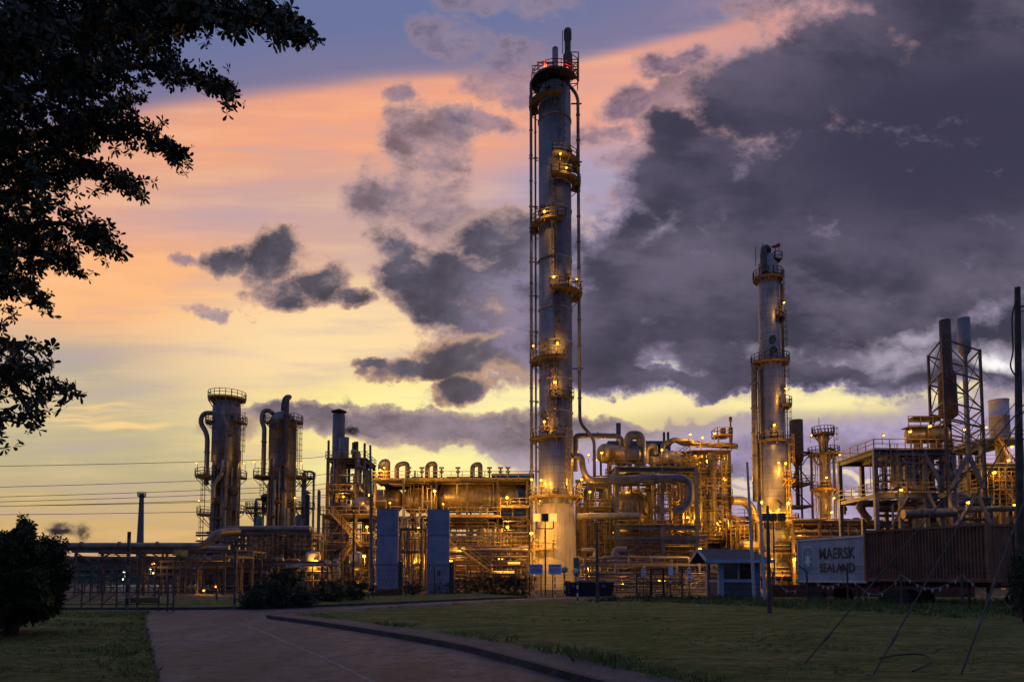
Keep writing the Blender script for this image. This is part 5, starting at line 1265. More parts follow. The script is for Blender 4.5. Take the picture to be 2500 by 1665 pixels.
# ---- green roofed hall far behind
t = thing('process_building', 'teal roofed building behind the main column, seen at its left', 'building', (xx(1255,150,1200),150,0)); d = 150
MB().box((xx(1205,d,1200),d,0),(xx(1300,d,1200),d+20,zz(1166,d))).obj('wall','teal_metal',t); MB().box((xx(1200,d,1200),d-.6,zz(1166,d)+.003),(xx(1304,d,1200),d+20.6,zz(1157,d))).obj('roof','teal_metal',t)
t = thing('process_building', 'flat green canopy behind the globe headed drums right of the main column', 'building', (xx(1560,125,1200),125,0)); d = 125
MB().box((xx(1484,d,1080),d,zz(1086,d)),(xx(1640,d,1080),d+14,zz(1076,d))).obj('roof','teal_metal',t)
for px in (1490,1540,1590,1635):
    for q in (.3, 13.6): MB().beam((xx(px,d,1080),d+q,0),(xx(px,d,1080),d+q,zz(1086,d)), .4).obj('post','teal_metal',t)
cyl_(None, 1511, 118, 1033, 1300, 6, 'blue_grey_steel', 'vent_stack').__setitem__('label', 'plain grey vent stack behind the globe headed drums'); bpy.data.objects['vent_stack.002']['category'] = 'vent stack' if 'vent_stack.002' in bpy.data.objects else ''
# ---- right process block
d = 92
t = RB = thing('process_structure', 'blue grey steel frame right of the main column carrying round drums', 'steel structure', (xx(1560,d,1400),d,0))
zs = [zz(1318,d), zz(1283,d), zz(1143,d)]
frame(t, (1507,1617,1700), zs, d, d+9, 'blue_grey_steel', .5, .45, decks=(zs[2],), rails=(zs[2],zs[1]), braces=())
x0, x1 = xx(1512,d,1350), xx(1610,d,1350); zc = zs[0]-.3
MB().beam((x0,d-.1,zz(1385,d)),((x0+x1)/2,d-.1,zc), .3).obj('brace','blue_grey_steel',t); MB().beam((x1,d-.1,zz(1385,d)),((x0+x1)/2,d-.1,zc), .3).obj('brace','blue_grey_steel',t)
MB().ibeam((xx(1480,d,1320),d-.4,zz(1312,d)),(xx(1730,d,1320),d-.4,zz(1312,d)), .4, .5).obj('beam','blue_grey_steel',t)
clutter(t, 1592, 1712, 1150, 1300, d+1, d+8, 52, 61, .04, .2)
clutter(t, 1500, 1600, 1150, 1205, d+1, d+3, 18, 63, .05, .2, vert=.3); clutter(t, 1500, 1615, 1290, 1320, d+1, d+6, 16, 64, .05, .2, vert=.2)
t = thing('process_unit', 'shaded pipe bay under the blue grey frame', 'process unit', (xx(1600,93,1440),93,0))
clutter(t, 1480, 1720, 1320, 1445, d+1.5, d+8, 85, 62, .04, .2)
t = RB
for i in range(12): valve(t, at(rnd.uniform(1510,1700), rnd.uniform(1160,1430), d-.3), .4)
# big pipes at the front of it
pipe([at(1408,1260,87),at(1560,1258,87)], .42, 'bright_pipe', None, 'pipe', 'fat pale pipe end running right from the lit column base', 'pipe', n=16)
pipe([at(1450,1172,90),at(1558,1170,90),at(1560,1168,90),at(1665,1168,90),at(1683,1180,90),at(1683,1225,90),at(1668,1240,90),at(1645,1250,90)], .62, 'blue_grey_steel', None, 'pipe', 'fat blue grey pipe curling down at the right of the frame', 'pipe', bendr=2.0, n=18)
pipe([at(1530,1342,84),at(1505,1342,84),at(1500,1350,84),at(1500,1385,84),at(1515,1396,84),at(1560,1396,84),at(1660,1398,84)], .42, 'blue_grey_steel', None, 'pipe', 'blue grey pipe looping low behind the gate', 'pipe', bendr=1.1, n=16)
pipe([at(1420,1342,84),at(1450,1342,84),at(1452,1345,84),at(1452,1425,84)], .28, 'lagged_pipe', None, 'pipe', 'elbowed pipe dropping right of the lit column base', 'pipe', n=14)
pipe([at(1404,1150,89),at(1406,1064,89),at(1420,1063,89),at(1505,1064,89),at(1518,1072,89),at(1518,1090,89)], .36, 'lagged_pipe', None, 'pipe', 'arched pipe leaving the tall column toward the drum deck', 'pipe', bendr=1.6, n=14)
pipe([at(1400,1112,87),at(1420,1114,87),at(1424,1150,87),at(1436,1170,87),at(1500,1174,87)], .4, 'lagged_pipe', None, 'pipe', 'snaking pipe at the right flank of the tall column', 'pipe', bendr=1.3, n=14)
pipe([at(1410,1215,87.5),at(1412,1180,87.5),at(1430,1165,87.5)], .35, 'lagged_pipe', None, 'pipe', 'short bent pipe stub above the yellow ring deck', 'pipe', n=14)
pipe([at(1425,1240,90),at(1425,1440,90)], .45, 'rusty_steel', None, 'pipe', 'dark upright pipe just right of the pale column base', 'pipe', n=14)
def lying(lb, px0, px1, y, r, d, m='drum_metal', yaw=0.0, zsup=None):
    p, q = at(px0,y,d), at(px1,y,d); q.z = p.z; q.y += yaw; v = thing('lying_drum', lb, 'pressure vessel', (p+q)/2-Vector((0,0,r*d/F))); drum(v, p, q, r*d/F, m, name='shell', n=32)
    if zsup is not None:
        for f in (.3, .7): s = p.lerp(q, f); MB().box((s.x-.2,s.y-r*d/F*.6,zsup),(s.x+.2,s.y+r*d/F*.6,s.z-r*d/F*.8)).obj('saddle','steel_frame',v)
    return v
zd = zs[2]+.09
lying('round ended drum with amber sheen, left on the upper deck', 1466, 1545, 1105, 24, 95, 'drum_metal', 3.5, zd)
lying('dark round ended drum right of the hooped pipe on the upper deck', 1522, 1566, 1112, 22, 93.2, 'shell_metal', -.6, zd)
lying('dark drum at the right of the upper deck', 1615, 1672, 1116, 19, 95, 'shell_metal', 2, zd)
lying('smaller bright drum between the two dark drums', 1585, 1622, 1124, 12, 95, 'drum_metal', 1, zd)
pipe([at(1532,1100,92.6),at(1533,1075,92.6),at(1538,1062,92.6),at(1560,1062,92.6),at(1566,1075,92.6),at(1567,1138,92.6)], .6, 'lagged_pipe', None, 'pipe', 'fat hooped pipe arching over the upper deck', 'pipe', bendr=1.5, n=18)
pipe([at(1578,1130,95),at(1578,1096,95),at(1588,1088,95),at(1598,1090,95),at(1600,1110,95)], .45, 'lagged_pipe', None, 'pipe', 'second smaller hooped pipe on the upper deck', 'pipe', bendr=1.0, n=14)
v = lying('huge round ended drum inside the right frame, glowing along its left side', 1492, 1532, 1256, 47, 103, 'drum_metal', -8, None)
for px, r in ((1622,3),(1632,3)): cyl_(None, px, 118, 1055, 1200, r, 'rusty_steel', 'vent_pipe')
for o in [o for o in bpy.data.objects if o.name.startswith('vent_pipe')]: tag(o, 'one of two thin rusty vent pipes above the green canopy', 'vent pipe', 'twin thin vent pipes above the green canopy')
# tall right end of the block
t = RE = thing('process_structure', 'tall amber lit steel tower with railed decks left of the right column', 'steel structure', (xx(1740,98,1400),98,0)); d = 98
zs = [zz(1318,d), zz(1215,d), zz(1156,d), zz(1102,d)]
frame(t, (1690,1722,1782), zs, d, d+8, 'steel_frame', .42, .4, braces=((1,2,3,2),(2,1,2,1),(1,2,1,0),(0,1,0,1),(0,1,2,1)), decks=zs, rails=zs)
MB().beam((xx(1735,d,1290),d-.5,zz(1223,d)),(xx(1782,d,1290),d-.5,zz(1310,d)), .35).obj('brace','steel_frame',t)
x = xx(1736,d,1200); MB().cyl((x,d-.6,zz(1285,d)),(x,d-.6,zz(1108,d)), .55, 16).obj('exchanger_shell','lagged_pipe',t)
clutter(t, 1640, 1785, 1105, 1320, d+.5, d+7, 95, 71, .04, .18, vert=.5)
for a_, b_, y_ in ((1640,1700,1132),(1650,1720,1180),(1640,1716,1232),(1700,1785,1185),(1655,1720,1270),(1786,1850,1262),(1640,1690,1300)): railrun(t, a_, b_, y_, d-1.2)
ladder(t, (xx(1765,d,1260),d-.8), zz(1310,d), zz(1156,d), True, 270)
for i in range(10): valve(t, at(rnd.uniform(1650,1780), rnd.uniform(1110,1310), d-.3), .4)
pipe([at(1618,1100,99),at(1620,1085,99),at(1650,1072,99),at(1665,1082,99),at(1800,1090,99)], .4, 'lagged_pipe', None, 'pipe', 'long fat pipe along the roof of the amber tower', 'pipe', bendr=1, n=14)
pipe([at(1650,1074,98),at(1690,1074,98),at(1692,1084,98),at(1797,1085,98)], .2, 'bright_pipe', None, 'pipe', 'thinner bright pipe beside the fat roof pipe', 'pipe', n=12)
t = thing('deck_hut', 'small railed platform with a vent mast on the amber tower roof', 'platform', (xx(1770,100,1080),100,zz(1090,100)))
zb = zz(1064,100); MB().box((xx(1747,100,1060),99,zb-.12),(xx(1782,100,1060),102,zb)).obj('deck','yellow_steel',t); railing(MB(), [(xx(1747,100,1060),99,zb),(xx(1782,100,1060),99,zb),(xx(1782,100,1060),102,zb),(xx(1747,100,1060),102,zb)], closed=True).obj('railing','yellow_steel',t)
for px in (1750,1780): MB().beam((xx(px,100,1080),99.2,zz(1092,100)),(xx(px,100,1080),99.2,zb-.12), .2).obj('post','steel_frame',t)
MB().lathe([(0,zz(1018,100)),(.22,zz(1018,100)),(.22,zz(1028,100)),(.12,zz(1030,100)),(.12,zz(1042,100)),(.3,zz(1045,100)),(.3,zz(1060,100)),(.2,zz(1090,100))], (xx(1784,100,1050),100,0), 12).obj('vent_mast','rusty_steel',t)
MB().box((xx(1762,100,1050),100,zb+.003),(xx(1772,100,1050),100.8,zb+1.2)).obj('cabinet','rusty_steel',t)
# linking unit down to the right column
t = thing('process_unit', 'low amber pipe bay between the amber tower and the right column', 'process unit', (xx(1820,96,1400),96,0)); d = 96
zs = [zz(1305,d), zz(1262,d)]
frame(t, (1786,1850), zs, d, d+6, 'steel_frame', .3, .3, decks=(zs[0],), rails=(zs[0],)); clutter(t, 1786, 1856, 1262, 1430, d-.5, d+6, 45, 73, .06, .3)
pipe([at(1788,1222,95),at(1815,1222,95),at(1832,1235,95),at(1842,1270,95),at(1855,1285,95)], .62, 'drum_metal', None, 'pipe', 'fat amber pipe swan necking toward the right column', 'pipe', bendr=1.5, n=18)
lying('squat amber vessel beneath the swan neck pipe', 1808, 1845, 1290, 20, 97, 'drum_metal', 2)
lying('lying amber vessel above the gatehouse roof', 1805, 1856, 1330, 11, 92, 'drum_metal', 1)
t = thing('pipe_rack', 'dark ground pipe bay behind the skip and gate', 'pipe rack', (xx(1500,78,1440),78,0)); d = 78
frame(t, (1430,1500,1570,1650,1705), [zz(1412,d), zz(1375,d)], d, d+6, 'blue_grey_steel', .25, .24); clutter(t, 1405, 1720, 1360, 1440, d, d+7, 90, 75, .05, .24, vert=.5)
t = thing('process_unit', 'shaded pipe stack right of the pale column base', 'process unit', (xx(1455,94,1440),94,0)); d = 94
frame(t, (1440,1488), [zz(1320,d), zz(1240,d), zz(1180,d)], d, d+6, 'steel_frame', .35, .35, decks=(zz(1240,d),), rails=(zz(1240,d),), braces=((0,1,1,0),)); clutter(t, 1405, 1500, 1175, 1440, d-.5, d+6, 80, 77, .05, .24)
# ---- right column
d = 95
T3, c, k = column('distillation_column', 'second tallest column at the right, stepped and lit amber at its foot', 1884, d, None, None, 1050); T = T3
prof = [(20*math.sin(a), 640-22*math.cos(a)) for a in [PI/2*i/5 for i in range(1,6)]]+[(25,648),(25,840),(31,878),(31,1078),(37,1084),(38,1250),(39,1405),(39,1440)]
shell(T, c, prof, d, 'grey_cladding', n=36)
MB().lathe([(41*k,0),(41*k,zz(1412,d)),(38*k,zz(1412,d)+.05)], (c[0],c[1],0), 36).obj('plinth','ground_dirt',T)
for y, a0, a1, r, w, m in ((682,0,360,25,11,'steel_frame'),(780,290,390,25,13,'steel_frame'),(887,0,360,31,14,'steel_frame'),(994,290,390,32,16,'steel_frame'),(1080,150,400,34,10,'steel_frame'),(1175,285,395,38,14,'yellow_steel'),(1275,0,360,39,18,'yellow_steel'),(1352,150,400,40,18,'yellow_steel'),(1404,150,400,40,18,'yellow_steel')):
    platform(T, c, r*k+.02, (r+w)*k, zz(y,d), a0, a1, m)
X = lambda px, y=1000: xx(px, d, y)
pipe([(c[0],d,zz(625,d)),(X(1873,640),d-.5,zz(610,d)),(X(1860,640),d-.8,zz(612,d)),(X(1856,640),d-1.2,zz(640,d)),(X(1856,640),d-1.5,zz(676,d))], .45, 'dark_steel', T, 'overhead_line', bendr=.8)
pipe([(c[0]+20*k,d,zz(690,d)),(X(1908,700),d,zz(692,d)),(X(1912,800),d,zz(705,d)),(X(1914,1100),d,zz(1270,d))], .2, 'lagged_pipe', T, 'riser', bendr=.4)
pipe([(c[0]-26*k,d-.4,zz(898,d)),(X(1838,900),d-.4,zz(900,d)),(X(1838,1000),d-.4,zz(1225,d))], .42, 'lagged_pipe', T, 'riser', bendr=.5, n=14)
pipe([(X(1848,1000),d-1,zz(900,d)),(X(1848,1000),d-1,zz(1260,d))], .14, 'lagged_pipe', T, 'riser')
sec = lambda ang, r: (c[0]+r*k*math.cos(math.radians(ang)), c[1]+r*k*math.sin(math.radians(ang)))
for y0, y1, ang, r in ((780,682,330,28),(887,780,325,32),(994,887,325,34),(1080,994,325,37),(1175,1080,325,41),(1275,1175,300,42),(1352,1275,325,43),(1404,1352,300,43)): ladder(T, sec(ang, r), zz(y0,d), zz(y1,d), True, ang, 'yellow_steel' if y0 > 1100 else 'steel_frame')
for y in range(700, 1270, 60): MB().beam((c[0]-20*k,d-.4,zz(y+8,d)),(X(1838 if y > 890 else 1852,y),d-.4,zz(y+8,d)), .1).obj('pipe_support','dark_steel',T)
for y, ang, r in ((838,262,25),(865,262,29),(1050,255,31),(1068,258,32),(1238,250,38),(1334,266,38),(1380,270,39)): manway(T, c, r*k, zz(y,d), ang, .75 if y > 1200 else .5)
p2 = MB().box((X(1885,640),d-1,zz(640,d)),(X(1903,640),d+1,zz(640,d)+.1)).obj('top_deck','steel_frame',T); railing(MB(), [(X(1885,640),d-1,zz(640,d)),(X(1903,640),d-1,zz(640,d)),(X(1903,640),d+1,zz(640,d)),(X(1885,640),d+1,zz(640,d))], closed=True).obj('railing','steel_frame',p2)
for px, y in ((1862,595),(1893,598),(1845,602)): MB().cyl(at(px,650,d), at(px,y,d), .05, 6).obj('mast','dark_steel',T)
for px, r, y0, y1 in ((1930,.2,1080,1400),(1852,.24,1275,1440)): vp(px, d-1.5, y0, y1, r, 'lagged_pipe', T)
p = at(1893,600,d-.1); t = thing('windsock', 'small red windsock on a mast atop the right column', 'windsock', p)
MB().tube([p-Vector((.55,0,.2)), p-Vector((0,0,.12)), p+Vector((.55,0,.12))], [.12,.2,.28], 10).obj('sock','red_paint',t); MB().cyl(p+Vector((.5,0,-.9)), p+Vector((.5,0,.4)), .04, 6).obj('mast','dark_steel',t)
# ---- knock-out drum on its frame
d = 112; k = d/F
t = thing('elevated_drum', 'upright rust brown drum held high in a braced frame right of the right column', 'pressure vessel', (xx(1945,d,1300),d,0)); x = xx(1945,d,1100)
MB().lathe([(0,zz(1025,d)),(16*k,zz(1026,d)),(16*k,zz(1108,d)),(15*k,zz(1125,d)),(5*k,zz(1140,d)),(5*k,zz(1240,d))], (x,d,0), 24).obj('shell','rusty_steel',t)
zs = [zz(1236,d), zz(1182,d), zz(1108,d)]
frame(t, (1928,1984), zs, d-2, d+2, 'steel_frame', .28, .28, braces=((0,1,2,1),(1,0,2,1),(0,1,1,0),(0,1,0,-1)), rails=(zs[1],))
# ---- slim amber column
d = 105; k = d/F
T4, c, k = column('distillation_column', 'slim amber lit column with yellow decks between the right column and the container', 2013, d, None, None, 1180); T = T4
shell(T, c, [(10,1062),(13,1066),(15,1072),(11,1082),(11,1180),(13,1186),(13,1280),(14,1290),(15,1440)], d, 'drum_metal', n=28)
for y, a0, a1, r, w, m in ((1060,0,360,10,16,'steel_frame'),(1110,0,360,12,24,'steel_frame'),(1196,0,360,13,20,'yellow_steel'),(1284,0,360,14,22,'yellow_steel')): platform(T, c, r*k+.02, (r+w)*k, zz(y,d), a0, a1, m)
for y0, y1, ang in ((1110,1060,330),(1196,1110,200),(1284,1196,200),(1430,1284,340)): ladder(T, (c[0]+24*k*math.cos(math.radians(ang)), c[1]+24*k*math.sin(math.radians(ang))), zz(y0,d), zz(y1,d), True, ang, 'yellow_steel')
pipe([(c[0]+10*k,d,zz(1095,d)),(c[0]+24*k,d,zz(1095,d)),(c[0]+25*k,d,zz(1270,d))], .2, 'lagged_pipe', T, 'riser')
vp(2027, d-1, 1100, 1250, .12); manway(T, c, 13*k, zz(1184,d), 250, .5); manway(T, c, 13*k, zz(1262,d), 250, .45); MB().cyl((c[0]-.6,d,zz(1062,d)),(c[0]-.6,d,zz(1020,d)), .05, 6).obj('mast','dark_steel',T)
# ---- horizontal racks at the right, behind the containers
t = thing('pipe_rack', 'high dark pipe rack running behind the grey container', 'pipe rack', (xx(2060,90,1400),90,0)); d = 90
zs = [zz(1312,d), zz(1272,d)]
frame(t, (1935,2000,2072,2140,2200), zs, d, d+6, 'steel_frame', .3, .3); clutter(t, 1925, 2260, 1268, 1330, d-.2, d+6, 34, 81, .12, .4, vert=.1); clutter(t, 1930, 2260, 1320, 1440, d, d+8, 26, 82, .08, .3)
MB().lathe([(0,-.3),(.2,-.3),(.2,.1),(.35,.3),(.3,.6),(.1,.9),(.1,1.6),(.3,1.7),(.05,2)], at(2062,1250,89), 10).obj('control_valve','dark_steel',t)
pipe([at(1930,1283,92),at(2200,1283,92)], .5, 'rusty_steel', None, 'pipe', 'upper fat dark pipe behind the grey container', 'pipe', n=14)
pipe([at(1930,1300,91),at(2260,1300,91)], .4, 'lagged_pipe', None, 'pipe', 'lower fat dark pipe behind the grey container', 'pipe', n=14)
pipe([at(2122,1268,80),at(2112,1258,80),at(2097,1235,80),at(2102,1229,80),at(2200,1229,80)], .42, 'lagged_pipe', None, 'pipe', 'crooked pale pipe end left of the right steel tower', 'pipe', bendr=.9, n=14)
pipe([at(2205,1255,72),at(2330,1250,72)], .5, 'lagged_pipe', None, 'pipe', 'short fat round ended pipe above the brown container', 'pipe', n=16)
# ---- right unit: platform structure with stack tower
d = 74
t = RU_ = thing('process_structure', 'grey steel platform structure with leaning braces above the brown container', 'steel structure', (xx(2240,d,1400),d,0))
zs = [zz(1205,d), zz(1100,d)]
X5 = frame(t, (2140,2200,2262,2318), zs, d, d+8, 'blue_grey_steel', .42, .4, decks=(zs[1],), rails=(zs[1],zs[0]))
for (a, ya, b, yb, w_) in ((2150,1200,2170,1110,.16),(2255,1110,2305,1190,.4),(2255,1110,2215,1190,.22),(2320,1190,2365,1110,.4),(2365,1110,2400,1190,.35),(2265,1205,2300,1280,.35),(2330,1285,2385,1205,.3),(2385,1205,2420,1280,.3),(2180,1280,2215,1210,.2),(2320,1110,2290,1200,.3),(2340,1190,2320,1115,.3)):
    MB().beam(at(a,ya,d-.4), at(b,yb,d-.4), w_).obj('brace','blue_grey_steel',t)
for px, r in ((2282,.75),(2364,.7),(2345,.35),(2300,.3)): x = xx(px,d,1200); MB().cyl((x,d+3,0),(x,d+3,zs[1]), r, 16).obj('exhaust_leg','blue_grey_steel',t)
for i, (a, b) in enumerate(((2175,1115),(2210,1112),(2222,1108))): pipe([at(a,b,d-.2),at(a+6,b+10,d-.2),at(a+6,1188,d-.2),at(a+36,1192,d-.2)], .3, 'lagged_pipe', t)
clutter(t, 2140, 2330, 1110, 1200, d+1, d+7, 24, 91, .08, .3, mats=('blue_grey_steel','lagged_pipe','rusty_steel'), vert=.7)
clutter(t, 2140, 2420, 1208, 1300, d+1, d+7, 34, 92, .08, .4, mats=('blue_grey_steel','lagged_pipe','rusty_steel'), vert=.3)
ladder(t, (xx(2172,d,1150),d-.9), zz(1190,d), zz(1108,d), True, 250, 'steel_frame')
v = lying('lying amber tinged drum on the right platform beneath a walkway', 2208, 2302, 1064, 20, 76, 'drum_metal', -1.2, zs[1]+.09)
zw = zz(1043,75); t = thing('walkway', 'railed walkway above the right platform drum', 'walkway', (xx(2250,75,1040),75,zs[1])); MB().box((xx(2210,75,1040),74.4,zw-.12),(xx(2300,75,1040),75.8,zw)).obj('deck','steel_frame',t); railing(MB(), [(xx(2210,75,1040),74.4,zw),(xx(2300,75,1040),74.4,zw)]).obj('railing','yellow_steel',t)
MB().box((xx(2225,75,1030),74.6,zw+.7),(xx(2292,75,1030),75.6,zw+1.1)).obj('cable_tray','rusty_steel',t)
for px in (2214,2255,2296): MB().beam((xx(px,75,1060),74.3,zs[1]+.1),(xx(px,75,1060),74.3,zw-.12), .12).obj('post','steel_frame',t)
# stack tower
t = thing('stack_tower', 'open braced steel tower holding a brown stack and a grey stack', 'steel structure', (xx(2330,76,1400),76,0))
A_, B_, C_ = Vector((xx(2269,79,950),79,0)), Vector((xx(2305,73,950),73,0)), Vector((xx(2396,77,950),77,0)); D_ = A_+C_-B_; Q = [A_,B_,C_,D_]
Zl = [zz(y,76) for y in (1105,1080,1036,993,919,846)]
for q in Q: MB().beam(q, q+Vector((0,0,Zl[-1])), .24).obj('post','dark_steel',t)
V = lambda q, z: Vector((q.x,q.y,z))
for i, z in enumerate(Zl[1:]):
    for a, b in ((0,1),(1,2),(2,3),(3,0)): MB().beam(V(Q[a],z-.15), V(Q[b],z-.15), .15).obj('beam','dark_steel',t)
for i in range(1, 5):
    for a, b in ((0,1),(1,2),(2,3),(3,0)):
        if (a, b) == (1,2): MB().beam(V(Q[1],Zl[i+1]-.3), V(Q[2],Zl[i]), .085).obj('brace','dark_steel',t)
        elif (a, b) == (0,1): MB().beam(V(Q[0],Zl[i]), V(Q[1],Zl[i+1]-.3), .085).obj('brace','dark_steel',t)
        else: MB().beam(V(Q[a],Zl[i]), V(Q[b],Zl[i+1]-.3), .085).obj('brace','dark_steel',t); MB().beam(V(Q[b],Zl[i]), V(Q[a],Zl[i+1]-.3), .07).obj('brace','dark_steel',t)
d = 76.5; k = d/F; x = xx(2311,d,900)
s = thing('exhaust_stack', 'brown exhaust stack with a wider lower drum, left in the braced tower', 'chimney', (x,d,Zl[0]))
k *= .86
MB().lathe([(14*k,zz(784,d)),(15*k,zz(782,d)),(15*k,zz(903,d)),(23*k,zz(915,d)),(25*k,zz(1015,d)),(7*k,zz(1026,d)),(7*k,Zl[0])], (x-8*k*0,d,0), 28).obj('shell','brown_stack',s)
d = 78.5; k = d/F; x = xx(2355,d,850); s = thing('exhaust_stack', 'grey exhaust silencer on a thin pipe, right in the braced tower', 'chimney', (x,d,Zl[0]))
k *= .86
MB().lathe([(15.5*k,zz(779,d)),(16.5*k,zz(778,d)),(16.5*k,zz(857,d)),(6*k,zz(871,d)),(5.5*k,zz(900,d)),(5.5*k,Zl[0])], (x,d,0), 28).obj('shell','grey_stack',s)
# far right unit
d = 84; k = d/F
s = thing('exhaust_stack', 'wide pale stack with a rim band behind the right unit', 'chimney', (xx(2440,d+3,1100),d+3,0)); x = xx(2440,d+3,1030); k = (d+3)/F
k *= .80
MB().lathe([(26*k,zz(978,d+3)),(28*k,zz(977,d+3)),(28*k,zz(980,d+3)),(27*k,zz(981,d+3)),(27*k,zz(1016,d+3)),(28*k,zz(1016,d+3)),(28*k,zz(1019,d+3)),(27*k,zz(1019,d+3)),(27*k,zz(1070,d+3)),(14*k,zz(1090,d+3)),(14*k,0)], (x,d+3,0), 32).obj('shell','white_stack',s)
t = thing('process_structure', 'amber lit structure with zigzag stairs at the right edge', 'steel structure', (xx(2440,d,1400),d,0))
zs = [zz(1192,d), zz(1135,d), zz(1075,d)]
frame(t, (2402,2455,2500), zs, d, d+8, 'blue_grey_steel', .4, .35, decks=zs, rails=zs, braces=((1,2,2,1),(0,1,1,0)))
stair(t, (xx(2448,d,1130),d-1.3,zs[1]+.1), (xx(2420,d,1080),d-1.3,zs[2]+.1)); stair(t, (xx(2466,d,1240),d-1.3,zz(1235,d)), (xx(2428,d,1190),d-1.3,zs[0]+.1)); stair(t, (xx(2495,d,1220),d-1.6,zz(1215,d)), (xx(2480,d,1190),d-1.6,zs[0]+.1))
clutter(t, 2395, 2500, 1140, 1300, d, d+7, 75, 95, .06, .3, mats=('rusty_steel','lagged_pipe','steel_frame'), vert=.6)
drum(t, at(2420,1165,d+4), at(2500,1165,d+4), 1.6, 'rusty_steel'); pipe([at(2330,1245,76),at(2500,1240,76)], .3, 'lagged_pipe', None, 'pipe', 'long level pipe at the right edge above the dark container', 'pipe')
MB().box((xx(2370,90,1170),90,0),(xx(2418,90,1170),96,zz(1152,90))).obj('housing','grey_cladding',t)
# ---- dark sheds and woodland far behind, closing the gaps near the ground
for i, (px0, px1, y, d, lb) in enumerate(((905,1300,1302,128,'long dark shed behind the lying drum structure'),(1405,1800,1262,122,'dark compressor shed behind the right frame'),(600,905,1372,132,'low dark shed behind the furnace frame'),(1930,2330,1292,118,'dark low shed behind the high pipe rack'),(2330,2560,1225,112,'dark shed behind the right edge structure'),(1800,1935,1330,126,'small dark shed behind the right column'))):
    t = thing('plant_shed', lb, 'shed', (xx((px0+px1)/2,d,1400),d,0)); a, b = xx(px0,d,1400), xx(px1,d,1400); z = zz(y,d)
    MB().box((a,d,0),(b,d+14,z-1.2)).obj('wall','rusty_steel',t); MB().add([(a-.4,d-.4,z-1.19),(b+.4,d-.4,z-1.19),(b+.4,d+14.4,z-1.19),(a-.4,d+14.4,z-1.19),(a-.4,d+7,z),(b+.4,d+7,z)], [(0,1,5,4),(2,3,4,5),(0,4,3),(1,2,5),(3,2,1,0)]).obj('roof','dark_steel',t)
t = thing('far_plant', 'distant unlit plant frames seen through the left gate', 'process unit', (xx(380,150,1405),150,0)); d = 150
frame(t, (200,240,285,330,380,430,470), [zz(1368,d), zz(1385,d)], d, d+12, 'teal_metal', .4, .35); clutter(t, 180, 520, 1362, 1408, d-5, d+12, 80, 97, .08, .35, mats=('teal_metal','dark_steel','blue_grey_steel'), vert=.5)
for px in (130, 290, 395): MB().box((xx(px,d+20,1400),d+20,0),(xx(px+90,d+20,1400),d+26,zz(1376,d+20))).obj('shed_wall','teal_metal',t)
R = random.Random(77); mb = MB()
for i in range(2600): q = Vector((R.uniform(-260,420), R.uniform(240,275), 0)); q.z = R.random()**.7*(5.5+2.5*mnoise.noise(Vector((q.x*.04,0,0)))); leafblob(mb, q, 1.6, R, 5)
tag(mb.obj('far_woodland', 'far_leaf'), 'low dark line of far trees behind the plant', 'woodland', kind='stuff')
# plant floor: paler concrete road inside the left gate
struct(MB().add([tuple(gr(430,1489)+Vector((0,0,.002))),tuple(gr(250,1489)+Vector((0,0,.002))),(xx(300,150,1405),150,.002),(xx(420,150,1405),150,.002)], [(0,3,2,1)]).obj('plant_road','kerb_concrete'))
# ---- smoke
def smoke(lb, px, py, d, rx, ry, dens_, seed):
    dens_ *= 2.2
    m = bpy.data.materials.new('smoke'); m.use_nodes = True; g = G(m.node_tree); g.n.clear(); out = g.new('ShaderNodeOutputMaterial'); v = g.new('ShaderNodeVolumePrincipled')
    tc = g.new('ShaderNodeTexCoord').outputs['Object']; n = g.noise(g.mapping(tc, (seed,0,0)), 2.2, 5, .65)
    ln = g.new('ShaderNodeVectorMath', operation='LENGTH'); g.l.new(tc, ln.inputs[0]); f = g.math('SUBTRACT', 1.0, ln.outputs['Value'], clamp=True)
    g.l.new(g.math('MULTIPLY', g.math('MULTIPLY', g.sstep(n, .40, .66), g.math('MULTIPLY', f, f)), dens_*2.6), v.inputs['Density']); v.inputs['Color'].default_value = (.35,.33,.36,1); g.l.new(v.outputs[0], out.inputs['Volume'])
    MATS['smoke%d' % seed] = m; c_ = at(px, py, d); k = d/F
    o = MB().lathe([(math.sin(PI*i/10), -math.cos(PI*i/10)) for i in range(11)], (0,0,0), 16).obj('smoke', 'smoke%d' % seed); o.location = c_; o.scale = (rx*k, rx*k, ry*k); tag(o, lb, 'smoke', kind='stuff')
smoke('dark smoke puff drifting right of the capped furnace stack', 862, 1052, 119, 22, 20, 1.5, 1)
smoke('thin grey smoke hanging at the capped furnace stack', 838, 1045, 118.5, 30, 42, .55, 2)
smoke('faint smoke rising above the rain cap', 845, 985, 119, 20, 30, .25, 5)
smoke('left of two distant smoke puffs by the far plant', 150, 1292, 200, 44, 26, .5, 3)
smoke('right of two distant smoke puffs by the far plant', 202, 1300, 200, 26, 34, .4, 4)
